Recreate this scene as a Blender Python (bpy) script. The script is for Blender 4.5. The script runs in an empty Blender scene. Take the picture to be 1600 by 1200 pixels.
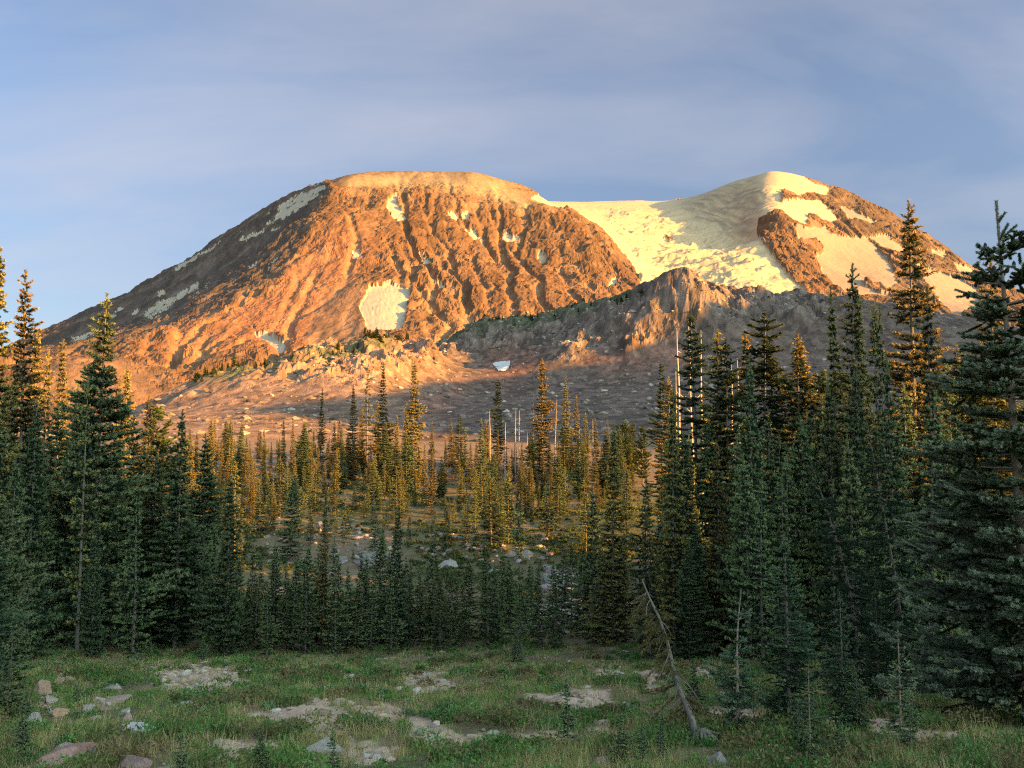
import bpy, math, random
import numpy as np
from math import radians as R_

# ------------------------------------------------------------------ camera, sky, sun, exposure
C = bpy.context.scene.collection
SC = bpy.context.scene
F = 1250.0                      # focal length in pixels of a 1600 px wide frame
PITCH = math.atan2(100.0, F)    # the horizon lies 100 px under the middle
cam_d = bpy.data.cameras.new('camera')
cam_d.sensor_width = 36.0
cam_d.lens = 36.0 * F / 1600.0
cam_d.clip_start = 0.1
cam_d.clip_end = 40000
cam = bpy.data.objects.new('camera', cam_d)
C.objects.link(cam)
cam.location = (0, 0, 0)
cam.rotation_euler = (math.pi / 2 + PITCH, 0, 0)
SC.camera = cam

SUN_AZ, SUN_EL = 113.0, 9.0     # from straight ahead towards the right, and above the horizon
sun_dir = np.array([math.sin(R_(SUN_AZ)) * math.cos(R_(SUN_EL)), math.cos(R_(SUN_AZ)) * math.cos(R_(SUN_EL)), math.sin(R_(SUN_EL))])
sl = bpy.data.lights.new('sun', 'SUN')
sl.energy = 5.0
sl.angle = R_(0.5)
sl.color = (1.0, 0.46, 0.05)
so = bpy.data.objects.new('sun', sl)
C.objects.link(so)
from mathutils import Vector
so.rotation_euler = Vector(sun_dir).to_track_quat('Z', 'Y').to_euler()
so.location = (400, -200, 300)

W = bpy.data.worlds.new('World')
SC.world = W
W.use_nodes = True
nt = W.node_tree
nt.nodes.clear()
def N(t, **k):
    n = nt.nodes.new(t)
    for a, b in k.items(): setattr(n, a, b)
    return n
sky = N('ShaderNodeTexSky', sky_type='NISHITA', sun_disc=False)
sky.sun_elevation = R_(SUN_EL)
sky.sun_rotation = R_(SUN_AZ)
sky.altitude = 2100
sky.air_density = 1.0
sky.dust_density = 0.4
sky.ozone_density = 2.2
geo = N('ShaderNodeTexCoord')
sep = N('ShaderNodeSeparateXYZ')
nt.links.new(geo.outputs['Generated'], sep.inputs[0])
# thin cirrus on a high level sheet: direction / elevation gives the place on that sheet
zc = N('ShaderNodeMath', operation='MAXIMUM'); zc.inputs[1].default_value = 0.02
nt.links.new(sep.outputs['Z'], zc.inputs[0])
zz = N('ShaderNodeMath', operation='ADD'); zz.inputs[1].default_value = 0.3
nt.links.new(zc.outputs[0], zz.inputs[0])
dv = N('ShaderNodeVectorMath', operation='DIVIDE')
nt.links.new(geo.outputs['Generated'], dv.inputs[0])
cmb = N('ShaderNodeCombineXYZ')
for i in range(3): nt.links.new(zz.outputs[0], cmb.inputs[i])
nt.links.new(cmb.outputs[0], dv.inputs[1])
mp = N('ShaderNodeMapping')
mp.inputs['Rotation'].default_value = (0, 0, R_(-32))
mp.inputs['Scale'].default_value = (0.55, 1.5, 0.0)
nt.links.new(dv.outputs[0], mp.inputs[0])
cn = N('ShaderNodeTexNoise'); cn.inputs['Scale'].default_value = 1.7; cn.inputs['Detail'].default_value = 8; cn.inputs['Roughness'].default_value = 0.54; cn.inputs['Distortion'].default_value = 0.4
nt.links.new(mp.outputs[0], cn.inputs['Vector'])
rp = N('ShaderNodeMapRange'); rp.inputs[1].default_value = 0.40; rp.inputs[2].default_value = 0.70; rp.inputs[3].default_value = 0.10; rp.inputs[4].default_value = 0.5
nt.links.new(cn.outputs['Fac'], rp.inputs[0])
tint = N('ShaderNodeMix', data_type='RGBA', blend_type='MULTIPLY'); tint.inputs['Factor'].default_value = 1.0
nt.links.new(sky.outputs[0], tint.inputs['A'])
# the evening sky is deepest opposite the sun and brightens all round towards the west
dt = N('ShaderNodeVectorMath', operation='DOT_PRODUCT'); dt.inputs[1].default_value = (math.sin(R_(SUN_AZ + 25)), math.cos(R_(SUN_AZ + 25)), 0.35)
nt.links.new(geo.outputs['Generated'], dt.inputs[0])
gw = N('ShaderNodeMapRange', interpolation_type='SMOOTHSTEP'); gw.inputs[1].default_value = -0.02; gw.inputs[2].default_value = 0.9
nt.links.new(dt.outputs['Value'], gw.inputs[0])
gm = N('ShaderNodeMix', data_type='RGBA'); gm.inputs['A'].default_value = (0.435, 0.365, 0.338, 1); gm.inputs['B'].default_value = (3.4, 2.62, 1.5, 1)
nt.links.new(gw.outputs[0], gm.inputs['Factor'])
ez = N('ShaderNodeMapRange', interpolation_type='SMOOTHSTEP'); ez.inputs[1].default_value = 0.0; ez.inputs[2].default_value = 0.45; ez.inputs[3].default_value = 0.55; ez.inputs[4].default_value = 1.0
nt.links.new(sep.outputs['Z'], ez.inputs[0])
es = N('ShaderNodeVectorMath', operation='SCALE')
nt.links.new(gm.outputs['Result'], es.inputs[0]); nt.links.new(ez.outputs[0], es.inputs['Scale'])
nt.links.new(es.outputs[0], tint.inputs['B'])
cl = N('ShaderNodeMix', data_type='RGBA', blend_type='MIX')
nt.links.new(rp.outputs[0], cl.inputs['Factor'])
nt.links.new(tint.outputs['Result'], cl.inputs['A']); cl.inputs['B'].default_value = (0.98, 0.94, 1.01, 1)
bg = N('ShaderNodeBackground'); bg.inputs['Strength'].default_value = 0.15
nt.links.new(cl.outputs['Result'], bg.inputs['Color'])
wo = N('ShaderNodeOutputWorld')
nt.links.new(bg.outputs[0], wo.inputs['Surface'])
SC.cycles.use_denoising = False
SC.cycles.filter_width = 1.2
SC.view_settings.view_transform = 'Standard'
SC.view_settings.look = 'None'
SC.view_settings.gamma = 1.0
SC.view_settings.use_curve_mapping = False
SC.view_settings.exposure = 2.3

# ------------------------------------------------------------------ numbers: noise, splines, places
rng = np.random.default_rng(7)
random.seed(7)
CP, SP = math.cos(PITCH), math.sin(PITCH)
def at(px, py, y):
    """the world point at depth y whose picture place is px, py (1600 x 1200)"""
    a, b = (px - 800) / F, (600 - py) / F
    dy = CP - b * SP
    return (a / dy * y, y, (SP + b * CP) / dy * y)
def project(X, Y, Z):
    d = Y * CP + Z * SP
    return 800 + F * X / d, 600 - F * (-Y * SP + Z * CP) / d
_G = np.array([[math.cos(k * math.pi / 8), math.sin(k * math.pi / 8)] for k in range(16)])
def perlin(x, y, seed=0):
    p = np.random.default_rng(1000 + seed).permutation(256); p = np.concatenate([p, p])
    xi = np.floor(x).astype(np.int64); yi = np.floor(y).astype(np.int64)
    xf, yf = x - xi, y - yi; xi &= 255; yi &= 255
    u = xf * xf * xf * (xf * (xf * 6 - 15) + 10); v = yf * yf * yf * (yf * (yf * 6 - 15) + 10)
    def g(i, j, dx, dy):
        q = _G[p[p[i & 255] + (j & 255)] & 15]
        return q[..., 0] * dx + q[..., 1] * dy
    n00 = g(xi, yi, xf, yf); n10 = g(xi + 1, yi, xf - 1, yf); n01 = g(xi, yi + 1, xf, yf - 1); n11 = g(xi + 1, yi + 1, xf - 1, yf - 1)
    return 1.5 * ((n00 * (1 - u) + n10 * u) * (1 - v) + (n01 * (1 - u) + n11 * u) * v)
def fbm(x, y, octaves=5, seed=0, gain=0.5):
    s, a, t = 0, 1, 0
    for k in range(octaves):
        s = s + a * perlin(x, y, seed + k); t += a; a *= gain; x = x * 2.03 + 7.1; y = y * 2.03 + 3.7
    return s / t
def ridged(x, y, octaves=5, seed=0, gain=0.5):
    s, a, t = 0, 1, 0
    for k in range(octaves):
        s = s + a * (1 - 2 * np.abs(perlin(x, y, seed + k))); t += a; a *= gain; x = x * 2.07 + 5.3; y = y * 2.07 + 1.9
    return s / t
def worley(x, y, seed=0):
    """distance to the nearest cell point, and a random number of that cell"""
    t = np.random.default_rng(500 + seed).random((4, 65536))
    xi = np.floor(x).astype(np.int64); yi = np.floor(y).astype(np.int64)
    best = np.full(np.shape(x), 9.0); idn = np.zeros(np.shape(x))
    for i in (-1, 0, 1):
        for j in (-1, 0, 1):
            h = (((xi + i) * 7349 + (yi + j) * 9157) & 65535)
            d = (xi + i + t[0][h] - x) ** 2 + (yi + j + t[1][h] - y) ** 2
            m = d < best
            best = np.where(m, d, best); idn = np.where(m, t[2][h], idn)
    return np.sqrt(best), idn
def sstep(a, b, x):
    t = np.clip((x - a) / (b - a), 0, 1)
    return t * t * (3 - 2 * t)
class TPS:
    def __init__(self, pts, scale, reg=1e-4):
        p = np.array(pts, float); self.s = scale
        self.c = p[:, :2] / scale; n = len(p)
        d2 = ((self.c[:, None] - self.c[None]) ** 2).sum(-1)
        K = 0.5 * d2 * np.log(d2 + 1e-12) + reg * np.eye(n)
        P = np.hstack([np.ones((n, 1)), self.c])
        A = np.block([[K, P], [P.T, np.zeros((3, 3))]])
        self.w = np.linalg.solve(A, np.concatenate([p[:, 2], np.zeros(3)]))
    def __call__(self, x, y):
        x = np.asarray(x, float); sh = x.shape
        x = x.ravel() / self.s; y = np.asarray(y, float).ravel() / self.s
        out = np.empty(len(x)); n = len(self.c)
        for k in range(0, len(x), 40000):
            xs, ys = x[k:k + 40000], y[k:k + 40000]
            d2 = (xs[:, None] - self.c[:, 0]) ** 2 + (ys[:, None] - self.c[:, 1]) ** 2
            out[k:k + 40000] = (0.5 * d2 * np.log(d2 + 1e-12)) @ self.w[:n] + self.w[n] + self.w[n + 1] * xs + self.w[n + 2] * ys
        return out.reshape(sh)
def raster(polys, blur=0, x0=-400, y0=0, w=2400, h=1300):
    """polygons of picture places -> a soft mask that can be sampled at ground points"""
    m = np.zeros((h, w))
    yy, xx = np.mgrid[0:h, 0:w]
    for P in polys:
        P = np.array(P, float) - (x0, y0)
        a, b = np.floor(P.min(0)).astype(int) - 1, np.ceil(P.max(0)).astype(int) + 2
        a = np.maximum(a, 0); b = np.minimum(b, (w, h))
        X, Y = xx[a[1]:b[1], a[0]:b[0]], yy[a[1]:b[1], a[0]:b[0]]
        ins = np.zeros(X.shape, bool)
        for (xa, ya), (xb, yb) in zip(P, np.roll(P, -1, 0)):
            if ya == yb: continue
            c = ((ya > Y) != (yb > Y)) & (X < (xb - xa) * (Y - ya) / (yb - ya) + xa)
            ins ^= c
        m[a[1]:b[1], a[0]:b[0]] = np.maximum(m[a[1]:b[1], a[0]:b[0]], ins)
    for _ in range(2):
        if blur:
            k = blur
            for ax in (0, 1):
                c = np.cumsum(np.pad(m, [(k + 1, k) if i == ax else (0, 0) for i in (0, 1)], mode='edge'), axis=ax)
                n = 2 * k + 1
                m = (np.take(c, range(n, c.shape[ax]), ax) - np.take(c, range(0, c.shape[ax] - n), ax)) / n
    return (m, x0, y0)
def sample(M, px, py):
    m, x0, y0 = M
    h, w = m.shape
    x = np.clip(px - x0, 0, w - 1.01); y = np.clip(py - y0, 0, h - 1.01)
    i, j = x.astype(int), y.astype(int); u, v = x - i, y - j
    return (m[j, i] * (1 - u) + m[j, i + 1] * u) * (1 - v) + (m[j + 1, i] * (1 - u) + m[j + 1, i + 1] * u) * v

# ------------------------------------------------------------------ meshes and tags
def mesh_np(name, V, Fc, col=None, smooth=False, mats=(), midx=None):
    """V (n,3), Fc (m,3) or (m,4), col (n,3) a colour attribute"""
    me = bpy.data.meshes.new(name)
    V = np.ascontiguousarray(V, np.float32); Fc = np.ascontiguousarray(Fc, np.int32)
    m, k = Fc.shape
    me.vertices.add(len(V)); me.vertices.foreach_set('co', V.ravel())
    me.loops.add(m * k); me.loops.foreach_set('vertex_index', Fc.ravel())
    me.polygons.add(m); me.polygons.foreach_set('loop_start', np.arange(0, m * k, k, dtype=np.int32))
    try: me.polygons.foreach_set('loop_total', np.full(m, k, np.int32))
    except Exception: pass
    me.polygons.foreach_set('use_smooth', np.full(m, smooth, bool))
    if midx is not None: me.polygons.foreach_set('material_index', np.ascontiguousarray(midx, np.int32))
    if col is not None:
        at_ = me.attributes.new('tone', 'FLOAT_COLOR', 'POINT')
        c4 = np.ones((len(V), 4), np.float32); c4[:, :3] = col
        at_.data.foreach_set('color', c4.ravel())
    for mt in mats: me.materials.append(mt)
    me.update(); me.validate()
    return me
def link(name, me, parent=None, loc=None):
    o = bpy.data.objects.new(name, me); C.objects.link(o)
    if parent is not None: o.parent = parent
    if loc is not None: o.location = loc
    return o
def tag(o, label=None, cat=None, group=None, kind=None):
    if label: o['label'] = label
    if cat: o['category'] = cat
    if group: o['group'] = group
    if kind: o['kind'] = kind
    return o
def subset(V, Fc, keep, col=None):
    f = Fc[keep]; u, inv = np.unique(f.ravel(), return_inverse=True)
    return V[u], inv.reshape(f.shape), (None if col is None else col[u])
def grid_faces(nr, nc):
    i = np.arange(nr * nc).reshape(nr, nc)
    return np.stack([i[:-1, :-1], i[:-1, 1:], i[1:, 1:], i[1:, :-1]], -1).reshape(-1, 4)

# ------------------------------------------------------------------ materials
def material(name, base=None, rough=0.9, tone=True, noise=(), bump=(), spec=0.2, translucent=0.0, vary=0.0, gain=1.0):
    """base colour x the mesh's own tone attribute x noises (scale, amount); bump noises (scale, distance)"""
    m = bpy.data.materials.new(name); m.use_nodes = True
    t = m.node_tree; t.nodes.clear()
    n = lambda ty, **k: [setattr(q, a, b) for q in [t.nodes.new(ty)] for a, b in k.items()] and q if False else _n(t, ty, k)
    out = n('ShaderNodeOutputMaterial'); bs = n('ShaderNodeBsdfPrincipled')
    bs.inputs['Roughness'].default_value = rough; bs.inputs['Specular IOR Level'].default_value = spec
    if tone:
        a = n('ShaderNodeAttribute', attribute_name='tone'); col = a.outputs['Color']
    else:
        a = n('ShaderNodeRGB'); a.outputs[0].default_value = (*base, 1); col = a.outputs[0]
    tc = n('ShaderNodeTexCoord')
    for sc_, am in noise:
        q = n('ShaderNodeTexNoise'); q.inputs['Scale'].default_value = sc_; q.inputs['Detail'].default_value = 5; q.inputs['Roughness'].default_value = 0.65
        t.links.new(tc.outputs['Object'], q.inputs['Vector'])
        r = n('ShaderNodeMapRange'); r.inputs[1].default_value = 0.25; r.inputs[2].default_value = 0.75; r.inputs[3].default_value = 1 - am; r.inputs[4].default_value = 1 + am
        t.links.new(q.outputs['Fac'], r.inputs[0])
        mx = n('ShaderNodeVectorMath', operation='SCALE')
        t.links.new(col, mx.inputs[0]); t.links.new(r.outputs[0], mx.inputs['Scale']); col = mx.outputs[0]
    if vary:
        oi = n('ShaderNodeObjectInfo')
        hs = n('ShaderNodeHueSaturation')
        r = n('ShaderNodeMapRange'); r.inputs[3].default_value = 0.5 - 0.035; r.inputs[4].default_value = 0.5 + 0.02
        r2 = n('ShaderNodeMapRange'); r2.inputs[3].default_value = 1 - vary; r2.inputs[4].default_value = 1 + vary
        w = n('ShaderNodeMath', operation='FRACT'); w1 = n('ShaderNodeMath', operation='MULTIPLY'); w1.inputs[1].default_value = 7.13
        t.links.new(oi.outputs['Random'], r.inputs[0]); t.links.new(oi.outputs['Random'], w1.inputs[0]); t.links.new(w1.outputs[0], w.inputs[0]); t.links.new(w.outputs[0], r2.inputs[0])
        t.links.new(r.outputs[0], hs.inputs['Hue']); t.links.new(r2.outputs[0], hs.inputs['Value']); t.links.new(col, hs.inputs['Color']); col = hs.outputs[0]
    t.links.new(col, bs.inputs['Base Color'])
    prev = None
    for sc_, di in bump:
        q = n('ShaderNodeTexNoise'); q.inputs['Scale'].default_value = sc_; q.inputs['Detail'].default_value = 6; q.inputs['Roughness'].default_value = 0.7
        t.links.new(tc.outputs['Object'], q.inputs['Vector'])
        b = n('ShaderNodeBump'); b.inputs['Distance'].default_value = di; b.inputs['Strength'].default_value = 1.0
        t.links.new(q.outputs['Fac'], b.inputs['Height'])
        if prev: t.links.new(prev, b.inputs['Normal'])
        prev = b.outputs[0]
    if prev: t.links.new(prev, bs.inputs['Normal'])
    if translucent:
        tr = n('ShaderNodeBsdfTranslucent'); t.links.new(col, tr.inputs['Color'])
        ms = n('ShaderNodeMixShader'); ms.inputs[0].default_value = translucent
        t.links.new(bs.outputs[0], ms.inputs[1]); t.links.new(tr.outputs[0], ms.inputs[2]); t.links.new(ms.outputs[0], out.inputs[0])
    else:
        t.links.new(bs.outputs[0], out.inputs[0])
    return m
def _n(t, ty, k):
    q = t.nodes.new(ty)
    for a, b in k.items(): setattr(q, a, b)
    return q
M_ROCK = material('mountain_rock', noise=((0.004, .16), (0.03, .18)), bump=((0.03, 3.0),))
M_MOR = material('moraine_rock', noise=((0.02, .12), (0.3, .3)), bump=((0.6, 0.5), (2.5, 0.12)))
M_SNOW = material('snow', noise=((0.01, .05),), bump=((0.02, 1.5),), rough=0.6)
M_SOIL = material('soil', noise=((0.5, .15), (6, .2)), bump=((3, 0.06), (25, 0.012)))
M_NEEDLE = material('fir_needles', rough=0.75, vary=0.28, translucent=0.25, spec=0.15)
M_BARK = material('fir_bark', noise=((3, .25), (25, .25)), bump=((18, 0.01),))
M_GRASS = material('grass_blades', rough=0.7, translucent=0.25, spec=0.1)
M_STONE = material('stone', noise=((1.2, .18), (14, .22)), bump=((9, 0.012), (2.2, 0.05)))

# ------------------------------------------------------------------ the mountain
MP = [at(x, 712, 1250) for x in (-300, 0, 300, 700, 1100, 1500, 1900)]   # control places: picture place and depth -> world points
def mp_(*rows):
    for r in rows: MP.append(at(*r))
mp_((-250,660,1700),(0,625,1750),(120,585,1900),(300,640,1900),(500,620,2000),(700,600,2000),(900,580,2100),(1100,580,2200),(1300,580,2300),(1500,580,2300),(1800,620,2300))
mp_((70,568,2250),(150,562,2350),(190,550,2480),(240,536,2600),(280,520,2720),(320,500,2850),(360,480,2950),(400,456,3080),(430,438,3180),(465,395,3420),(480,345,3720),(520,292,4200))
mp_((560,273,4400),(640,273,4500),(690,275,4500),(738,271,4480))
mp_((510,287,4550),(440,315,4600),(400,340,4580),(350,370,4500),(300,405,4400),(250,432,4300),(200,463,4150),(130,495,3950),(70,522,3800),(0,560,3650),(-150,620,3500))
mp_((330,445,3750),(400,398,4000),(250,492,3450),(150,532,3100),(440,370,4050),(200,505,3650))
mp_((640,330,5600),(760,330,5600),(400,420,5600),(250,490,5300),(70,580,4800))
mp_((560,380,3480),(520,450,3080),(500,520,2700),(600,480,2850),(450,560,2420),(380,560,2420),(300,580,2300),(650,400,3480),(700,500,2850),(620,330,3950),(700,330,4000),(770,325,4150),(800,400,3700),(750,440,3250),(850,450,3250),(920,470,3100),(860,385,3750),(620,290,4330),(720,290,4330),(560,320,4020))
mp_((770,283,4450),(800,300,4380),(830,315,4280),(900,343,4060),(940,370,3900),(965,400,3740),(1000,440,3480),(1020,490,3150))
mp_((832,316,5600),(900,316,5700),(1000,315,5700),(1060,319,5600),(860,326,5150),(920,340,4900),(960,360,4700),(1000,380,4450),(1050,400,4200),(1010,425,4050),(1100,360,4750),(1110,420,3900),(1180,445,3600),(1060,445,3700))
mp_((1100,304,5500),(1140,289,5400),(1175,279,5280),(1200,271,5200),(1230,272,5180),(1260,283,5120),(1300,305,5020),(1350,322,4950),(1380,335,4900),(1420,362,4800),(1460,382,4700),(1500,410,4600),(1530,430,4500),(1600,470,4350),(1700,530,4150),(1850,600,3900))
mp_((1190,300,4880),(1190,325,4620),(1192,345,4420),(1200,375,4150),(1230,402,3950),(1270,442,3650),(1300,480,3350))
mp_((1140,318,5100),(1120,340,4950),(1150,352,4750),(1165,385,4400))
mp_((1260,340,4550),(1300,400,4080),(1350,430,3850),(1400,440,3750),(1250,305,4900),(1400,400,4250),(1450,470,3600),(1530,490,3450),(1380,370,4500),(1330,345,4650))
mp_((900,370,7000),(1200,350,6600),(1420,430,6000),(600,360,6800),(150,560,6000),(1650,560,5600),(-200,680,5200))
mt = TPS(MP, 1000.0, 2e-4)
NC, NR = 1350, 640
aa = np.linspace(-0.86, 0.86, NC)
rr = np.concatenate([np.linspace(1250, 2400, 90, endpoint=False), np.linspace(2400, 5000, 440, endpoint=False), np.linspace(5000, 7200, 130)])
NR = len(rr)
Yg, Ag = np.meshgrid(rr, aa, indexing='ij'); Xg = Ag * Yg
Zg = mt(Xg, Yg)
px, py = project(Xg, Yg, Zg)

SNOW_POLYS = dict(
 flank=[[(507,289),(514,296),(469,331),(437,348),(381,383),(376,381),(428,345),(437,328),(413,346),(410,343),(451,313),(483,296)],
  [(352,374),(347,385),(300,417),(270,430),(272,420),(305,400)],
  [(315,438),(312,456),(280,476),(262,490),(225,508),(220,495),(245,474),(262,468),(285,455)],
  [(218,481),(224,488),(208,498),(203,491)],[(258,454),(262,462),(245,471),(243,461)],[(336,438),(331,450),(300,475),(295,471),(315,455)],
  [(190,478),(199,482),(180,499),(170,506),(171,497)],[(154,514),(149,529),(125,543),(108,542),(111,529),(130,523)],
  [(360,453),(367,449),(355,463),(342,468),(345,460)],[(395,361),(399,365),(370,383),(366,380)],[(380,361),(384,366),(364,375)],
  [(446,351),(440,361),(414,371),(417,365)],[(446,390),(440,401),(420,426),(412,432),(414,424),(430,405)],[(410,405),(405,415),(385,430),(390,418)]],
 face=[[(613,306),(623,307),(620,320),(627,330),(634,344),(620,346),(607,336),(604,322)],
  [(699,334),(711,332),(719,350),(710,354),(700,346)],[(721,342),(733,334),(738,345),(730,351)],
  [(723,362),(741,357),(749,375),(762,394),(755,393),(735,379)],[(782,367),(795,364),(798,375),(803,369),(811,375),(809,391),(803,393),(795,383),(785,378)],
  [(839,402),(850,399),(856,412),(850,421),(841,415)],[(649,391),(656,395),(673,412),(674,421),(661,413)],[(551,394),(566,399),(568,411),(554,409),(549,400)],
  [(683,444),(696,450),(699,461),(687,463)],[(687,432),(701,443),(698,447)],[(954,440),(962,435),(969,450),(958,457),(947,459)],
  [(389,514),(400,517),(398,523),(391,522)],[(431,508),(447,502),(447,507),(434,511)],[(585,340),(590,338),(592,345)],[(500,313),(514,309),(512,315),(502,317)]],
 big=[[(577,452),(600,447),(625,449),(643,458),(637,475),(636,495),(631,515),(626,524),(600,526),(573,522),(567,500),(561,480),(569,470)]],
 small=[[(394,527),(410,526),(428,530),(436,540),(449,545),(441,557),(425,553),(405,541)]],
 glacier=[[(826,309),(900,309),(1000,308),(1060,312),(1100,297),(1140,282),(1170,273),(1208,264),(1240,270),(1266,284),(1297,296),(1290,306),(1265,300),(1250,308),(1225,302),(1222,318),(1250,315),(1280,313),(1291,325),(1307,342),(1304,353),(1285,349),(1264,338),(1262,353),(1240,350),(1218,328),(1200,338),(1185,348),(1182,370),(1203,395),(1222,424),(1243,446),(1262,462),(1200,480),(1000,480),(1001,441),(985,413),(965,393),(940,364),(900,340),(860,324)]],
 right=[[(1236,353),(1260,359),(1290,356),(1300,367),(1330,374),(1360,374),(1375,394),(1391,415),(1402,440),(1393,456),(1380,450),(1353,439),(1350,446),(1375,461),(1396,466),(1385,470),(1340,463),(1310,452),(1285,430),(1275,408),(1250,380)],
  [(1312,321),(1335,330),(1373,350),(1368,355),(1345,351),(1325,346)],[(1359,371),(1385,369),(1400,380),(1416,390),(1410,401),(1380,386)],
  [(1429,413),(1460,424),(1500,439),(1535,460),(1530,492),(1490,497),(1470,471),(1450,446)],[(1453,389),(1482,400),(1476,406),(1455,396)],[(1490,411),(1532,428),(1526,436),(1500,431)]])
ROCK_HOLES = [[(1252,380),(1270,378),(1287,390),(1284,402),(1265,398),(1252,386)],[(1222,300),(1240,303),(1252,312),(1240,313),(1224,315)],[(1040,372),(1052,374),(1048,380),(1038,378)]]
fx, fy = .954 * Xg + .30 * Yg, -.30 * Xg + .954 * Yg
wx = 7 * fbm(fx / 90, fy / 160, 3, 40) + 7 * fbm(fx / 24, fy / 30, 4, 43, .6); wy = 6 * fbm(fx / 90, fy / 160, 3, 50) + 5 * fbm(fx / 24, fy / 30, 4, 53, .6)
frag = .6 * fbm((.954 * Xg + .3 * Yg) / 26, (-.3 * Xg + .954 * Yg) / 45, 4, 55, .6)
msk = {k: sample(raster(v, 1 if k in ('glacier', 'right') else 2), px + wx * .5, py + wy * .5) for k, v in SNOW_POLYS.items()}
msk = {k: np.where(m > .02, np.clip(m + (frag * .35 if k in ('glacier', 'right') else (.5 if k in ('big', 'small') else 1.5) * (frag - (.17 if k == 'flank' else .07))), 0, 1), 0) for k, m in msk.items()}
hole = sample(raster(ROCK_HOLES, 1), px + wx * .6, py + wy * .6)
snow = np.maximum.reduce(list(msk.values())) * (hole < .5)
# regions of the rock
red = sample(raster([[(420,470),(470,400),(500,375),(560,370),(600,390),(560,420),(520,470),(500,520),(470,560),(300,560),(330,510)],[(300,560),(180,560),(240,540),(320,505),(420,470)]], 14), px, py)
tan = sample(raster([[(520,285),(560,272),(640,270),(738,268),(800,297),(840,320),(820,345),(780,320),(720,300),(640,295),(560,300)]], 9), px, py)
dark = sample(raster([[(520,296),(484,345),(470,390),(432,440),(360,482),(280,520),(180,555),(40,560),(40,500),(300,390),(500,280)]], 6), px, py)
rslope = sample(raster([[(1250,280),(1350,310),(1620,460),(1620,560),(1420,520),(1380,470),(1420,420),(1300,340)]], 8), px, py)
cliff = sample(raster([[(810,325),(850,322),(900,343),(945,372),(960,400),(940,440),(880,430),(820,400)],[(600,320),(700,318),(820,345),(830,420),(720,400),(640,370)],[(1218,327),(1185,345),(1182,372),(1225,430),(1262,462),(1310,460),(1278,408),(1240,360)],[(420,440),(470,392),(560,370),(545,400),(470,420),(430,455),(330,520),(260,545),(190,570),(190,545),(320,498)],[(640,450),(700,440),(760,480),(700,520),(640,520)],[(1380,335),(1460,382),(1450,395),(1370,345)]], 7), px, py)
smooth_ = sample(raster([[(60,575),(190,565),(260,640),(60,640)],[(500,470),(560,440),(620,520),(520,560),(470,545)]], 12), px, py)
# relief: gullies down the fall line, ribs and cliffs, blocky ground
sc = np.clip((py - 250) / 120, .35, 1)
ac = .954 * Xg + .30 * Yg + 60 * fbm(Xg / 420, Yg / 420, 3, 2); al = -.30 * Xg + .954 * Yg
q1 = ridged(ac / 330, al / 1100, 5, 11, .5)
q2 = ridged(ac / 105 + .3 * fbm(Xg / 150, Yg / 150, 2, 6), al / 260, 4, 21, .5)
q3 = fbm(Xg / 55, Yg / 55, 5, 31, .58)
q4 = fbm(Xg / 16, Yg / 20, 3, 36, .6)
w1, id1 = worley(Xg / 42 + .6 * q3, Yg / 60 + .4 * q3, 3)
body = (1 - snow) * (1 - .8 * smooth_)
rough = np.clip(.45 + 1.3 * fbm(Xg / 420, Yg / 520, 3, 47) + .5 * cliff, .12, 1.2)
r5 = ridged(Xg / 75 + .5 * q3, Yg / 95 + .3 * q1, 5, 63, .6)
# water runs down the base shape and cuts gullies into it
GX, GY, DX = np.arange(-4000, 4000, 10.0), np.arange(1400, 6200, 10.0), 10.0
ex, ey = np.meshgrid(GX, GY, indexing='ij')
E0 = mt(ex[::4, ::4], ey[::4, ::4])
fi, fj = np.clip(np.arange(len(GX)) / 4, 0, E0.shape[0] - 1.001), np.clip(np.arange(len(GY)) / 4, 0, E0.shape[1] - 1.001)
i0, j0 = fi.astype(int), fj.astype(int); fu, fv = (fi - i0)[:, None], (fj - j0)[None]
E = (E0[i0][:, j0] * (1 - fu) * (1 - fv) + E0[i0 + 1][:, j0] * fu * (1 - fv) + E0[i0][:, j0 + 1] * (1 - fu) * fv + E0[i0 + 1][:, j0 + 1] * fu * fv)
E = E + 26 * ridged(ex / 420, ey / 520, 5, 11, .5) + 16 * fbm(ex / 110, ey / 110, 5, 31, .6)
Ebase = E.copy()
def blur5(m):
    for ax in (0, 1): m = (np.roll(m, 1, ax) + 2 * m + np.roll(m, -1, ax)) / 4
    return m
er = np.random.default_rng(99)
for it in range(4):
    gx1, gy1 = np.gradient(blur5(E), DX); cnt = np.zeros(E.shape)
    n_ = 45000; qx = er.uniform(2, len(GX) - 3, n_); qy = er.uniform(2, len(GY) - 3, n_); vx = np.zeros(n_); vy = np.zeros(n_)
    for st_ in range(130):
        i, j = qx.astype(int), qy.astype(int)
        vx = .55 * vx - gx1[i, j]; vy = .55 * vy - gy1[i, j]; l = np.hypot(vx, vy) + 1e-6
        qx = np.clip(qx + vx / l * .9, 2, len(GX) - 3); qy = np.clip(qy + vy / l * .9, 2, len(GY) - 3)
        np.add.at(cnt, (i, j), 1)
    E = E - 5.0 * np.minimum(np.log1p(blur5(cnt) / 12), 2.6)
carve = E - Ebase
carve = carve - blur5(blur5(blur5(carve))).mean()
def on_grid(M, X, Y):
    a_ = np.clip((X - GX[0]) / DX, 0, len(GX) - 1.01); b_ = np.clip((Y - GY[0]) / DX, 0, len(GY) - 1.01)
    i, j = a_.astype(int), b_.astype(int); u, v = a_ - i, b_ - j
    return M[i, j] * (1 - u) * (1 - v) + M[i + 1, j] * u * (1 - v) + M[i, j + 1] * (1 - u) * v + M[i + 1, j + 1] * u * v
gul = on_grid(carve, Xg, Yg)
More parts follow.
